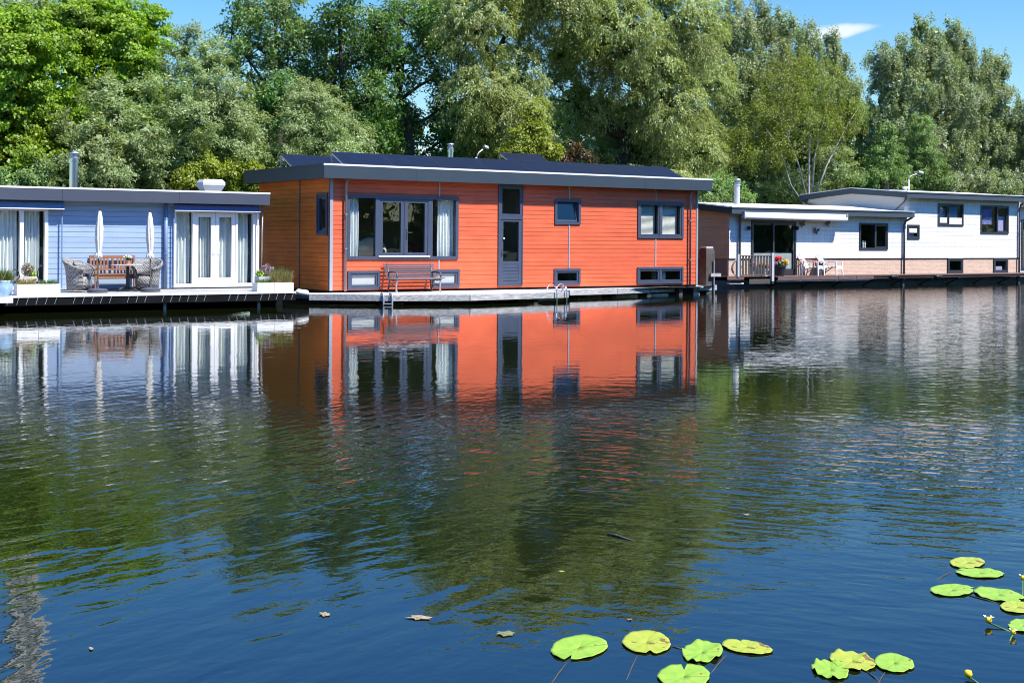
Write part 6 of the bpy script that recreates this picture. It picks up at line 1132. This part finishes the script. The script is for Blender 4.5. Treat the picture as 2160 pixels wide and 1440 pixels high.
out = []
for k in range(90):
    cx_, cy_ = -110 + k * 4.8 + rg.uniform(-1, 1), -78 + rg.uniform(-5, 5)
    for j in range(3):
        c = np.array([cx_ + rg.uniform(-1, 1), cy_, 2.5 + 4.6 * j + rg.uniform(-.8, .8)]); n = 560
        d = nrmz(rg.normal(0, 1, (n, 3))); p = c + d * np.array([3.6, 2.6, 3.3]) * (rg.random((n, 1)) ** .4); out.append(leaves_from(rg, p, nrmz(rg.normal(0, 1, (n, 3))), d, (.95, .6), .3, .8))
o = quads_obj('woods', np.concatenate(out), 'leaf_pale'); tag(o, 'wood on the near bank, seen only mirrored in the window panes', 'woods', None, 'stuff')

SUN, SUN_EL, SKY, SKY_SAT, SKY_TINT, CLOUD, EXPOSURE = 5.0, 56.0, 0.09, 1.35, (0.97, 1.08, 1.10), (0.62, 0.64, 0.70), 0.8
DEEP = (0.48, 1.10, 1.65)
# ================================================================= SKY, SUN, CAMERA
EL, AZ = math.radians(SUN_EL), math.radians(27)
sdir = Vector((math.sin(AZ) * math.cos(EL), -math.cos(AZ) * math.cos(EL), math.sin(EL)))
w = bpy.data.worlds.new('World'); SC.world = w; w.use_nodes = True; nt = w.node_tree; nt.nodes.clear(); L = nt.links.new
out = nt.nodes.new('ShaderNodeOutputWorld'); bg = nn(nt, 'ShaderNodeBackground', i_Strength=SKY)
sky = nn(nt, 'ShaderNodeTexSky', sky_type='NISHITA', sun_disc=False, sun_elevation=EL, sun_rotation=math.atan2(sdir.x, sdir.y), altitude=0.0, air_density=1.0, dust_density=0.25, ozone_density=2.2)
tc = nt.nodes.new('ShaderNodeTexCoord')
# thin summer cloud, low in the sky behind the trees
mp = nn(nt, 'ShaderNodeMapping'); mp.inputs['Scale'].default_value = (2.2, 2.2, 7.0); L(tc.outputs['Generated'], mp.inputs[0])
no = nn(nt, 'ShaderNodeTexNoise', i_Scale=1.3, i_Detail=7.0, i_Roughness=0.55, i_Distortion=0.3); L(mp.outputs[0], no.inputs[0])
cr = nt.nodes.new('ShaderNodeValToRGB'); cr.color_ramp.elements[0].position = 0.54; cr.color_ramp.elements[1].position = 0.72; L(no.outputs[0], cr.inputs[0])
sp = nt.nodes.new('ShaderNodeSeparateXYZ'); L(tc.outputs['Generated'], sp.inputs[0])
lo = nn(nt, 'ShaderNodeMapRange', interpolation_type='SMOOTHSTEP'); lo.inputs[1].default_value = 0.20; lo.inputs[2].default_value = 0.06; lo.inputs[3].default_value = 0.0; lo.inputs[4].default_value = 1.0; L(sp.outputs[2], lo.inputs[0])
dt = nn(nt, 'ShaderNodeVectorMath', operation='DOT_PRODUCT'); d0 = ray(760, 120); ln = math.sqrt(sum(c * c for c in d0)); dt.inputs[1].default_value = tuple(c / ln for c in d0); L(tc.outputs['Generated'], dt.inputs[0])
lf = nn(nt, 'ShaderNodeMapRange', interpolation_type='SMOOTHSTEP'); lf.inputs[1].default_value = 0.955; lf.inputs[2].default_value = 0.99; L(dt.outputs['Value'], lf.inputs[0])
m1 = nn(nt, 'ShaderNodeMath', operation='MULTIPLY'); L(cr.outputs[0], m1.inputs[0]); L(lo.outputs[0], m1.inputs[1]); m2 = nn(nt, 'ShaderNodeMath', operation='MULTIPLY'); L(m1.outputs[0], m2.inputs[0]); L(lf.outputs[0], m2.inputs[1])
m2b = nn(nt, 'ShaderNodeMath', operation='MULTIPLY'); m2b.inputs[1].default_value = .8; L(m2.outputs[0], m2b.inputs[0])
# one wisp, upper right
d1 = ray(1775, 66); ln = math.sqrt(sum(c * c for c in d1)); d1 = [c / ln for c in d1]; ux = (VY, -VX, 0)
sub = nn(nt, 'ShaderNodeVectorMath', operation='SUBTRACT'); sub.inputs[1].default_value = d1; L(tc.outputs['Generated'], sub.inputs[0])
a = nn(nt, 'ShaderNodeVectorMath', operation='DOT_PRODUCT'); a.inputs[1].default_value = ux; L(sub.outputs[0], a.inputs[0]); s2 = nt.nodes.new('ShaderNodeSeparateXYZ'); L(sub.outputs[0], s2.inputs[0])
def M(op, x, y=None):
    k = nn(nt, 'ShaderNodeMath', operation=op)
    for j, v in enumerate((x, y)):
        if v is None: continue
        if isinstance(v, (int, float)): k.inputs[j].default_value = v
        else: L(v, k.inputs[j])
    return k.outputs[0]
zz = M('SUBTRACT', s2.outputs[2], M('MULTIPLY', a.outputs['Value'], 0.12))
e = M('ADD', M('POWER', M('DIVIDE', M('ABSOLUTE', a.outputs['Value']), 0.024), 2.0), M('POWER', M('DIVIDE', M('ABSOLUTE', zz), M('ADD', 0.0055, M('MULTIPLY', a.outputs['Value'], -0.09))), 2.0))
wn = nn(nt, 'ShaderNodeTexNoise', i_Scale=60.0, i_Detail=5.0); L(tc.outputs['Generated'], wn.inputs[0])
wm = nn(nt, 'ShaderNodeMapRange', interpolation_type='SMOOTHSTEP'); wm.inputs[1].default_value = 1.3; wm.inputs[2].default_value = 0.1; wm.inputs[3].default_value = 0; wm.inputs[4].default_value = .75; L(M('ADD', e, M('MULTIPLY', M('SUBTRACT', wn.outputs[0], .5), 1.2)), wm.inputs[0])
wisp = wm.outputs[0]
hsv = nn(nt, 'ShaderNodeHueSaturation', i_Saturation=SKY_SAT); L(sky.outputs[0], hsv.inputs['Color'])
tint = nn(nt, 'ShaderNodeMixRGB', blend_type='MULTIPLY', i_Fac=1.0); tint.inputs[2].default_value = SKY_TINT + (1,); L(hsv.outputs[0], tint.inputs[1])
zr = nn(nt, 'ShaderNodeMapRange', interpolation_type='SMOOTHSTEP'); zr.inputs[1].default_value = 0.13; zr.inputs[2].default_value = 0.40; L(sp.outputs[2], zr.inputs[0])
deep = nn(nt, 'ShaderNodeMixRGB', blend_type='MULTIPLY'); deep.inputs[2].default_value = DEEP + (1,); L(zr.outputs[0], deep.inputs[0]); L(tint.outputs[0], deep.inputs[1]); tint = deep
mx = nn(nt, 'ShaderNodeMixRGB'); mx.inputs[2].default_value = tuple(c / SKY for c in CLOUD) + (1,); L(M('MAXIMUM', m2b.outputs[0], wisp), mx.inputs[0]); L(tint.outputs[0], mx.inputs[1])
L(mx.outputs[0], bg.inputs[0]); L(bg.outputs[0], out.inputs[0])
sl = bpy.data.lights.new('sun', 'SUN'); sl.energy = SUN; sl.angle = math.radians(0.5); sl.color = (1.0, 0.955, 0.88); so = bpy.data.objects.new('sun', sl); COL.objects.link(so); so.rotation_euler = (-sdir).to_track_quat('-Z', 'Y').to_euler(); so.location = (0, -30, 60)
cd = bpy.data.cameras.new('camera'); cam = bpy.data.objects.new('camera', cd); COL.objects.link(cam); SC.camera = cam
cd.sensor_fit = 'HORIZONTAL'; cd.sensor_width = 36.0; cd.lens = FL / 2160 * 36.0; cd.shift_x = 0.0; cd.shift_y = (CY - 720.0) / 2160.0; cd.clip_start = 0.1; cd.clip_end = 2000
cam.matrix_world = Matrix.Translation(CAM) @ Matrix.Rotation(-math.atan2(VX, VY), 4, 'Z') @ Matrix.Rotation(PI / 2, 4, 'X') @ Matrix.Rotation(ROLL, 4, 'Z')
SC.view_settings.view_transform = 'Standard'; SC.view_settings.look = 'None'; SC.view_settings.exposure = EXPOSURE; SC.view_settings.gamma = 1.0
SC.render.engine = 'CYCLES'; c = SC.cycles; c.use_denoising = True; c.max_bounces = 10; c.diffuse_bounces = 3; c.glossy_bounces = 4; c.transmission_bounces = 4; c.transparent_max_bounces = 10; c.caustics_reflective = False; c.caustics_refractive = False; c.sample_clamp_indirect = 6.0; c.use_adaptive_sampling = False
SC.render.film_transparent = False; c.pixel_filter_type = 'BLACKMAN_HARRIS'; c.filter_width = 1.05
try: c.denoising_prefilter = 'ACCURATE'; c.denoising_input_passes = 'RGB_ALBEDO_NORMAL'
except Exception: pass
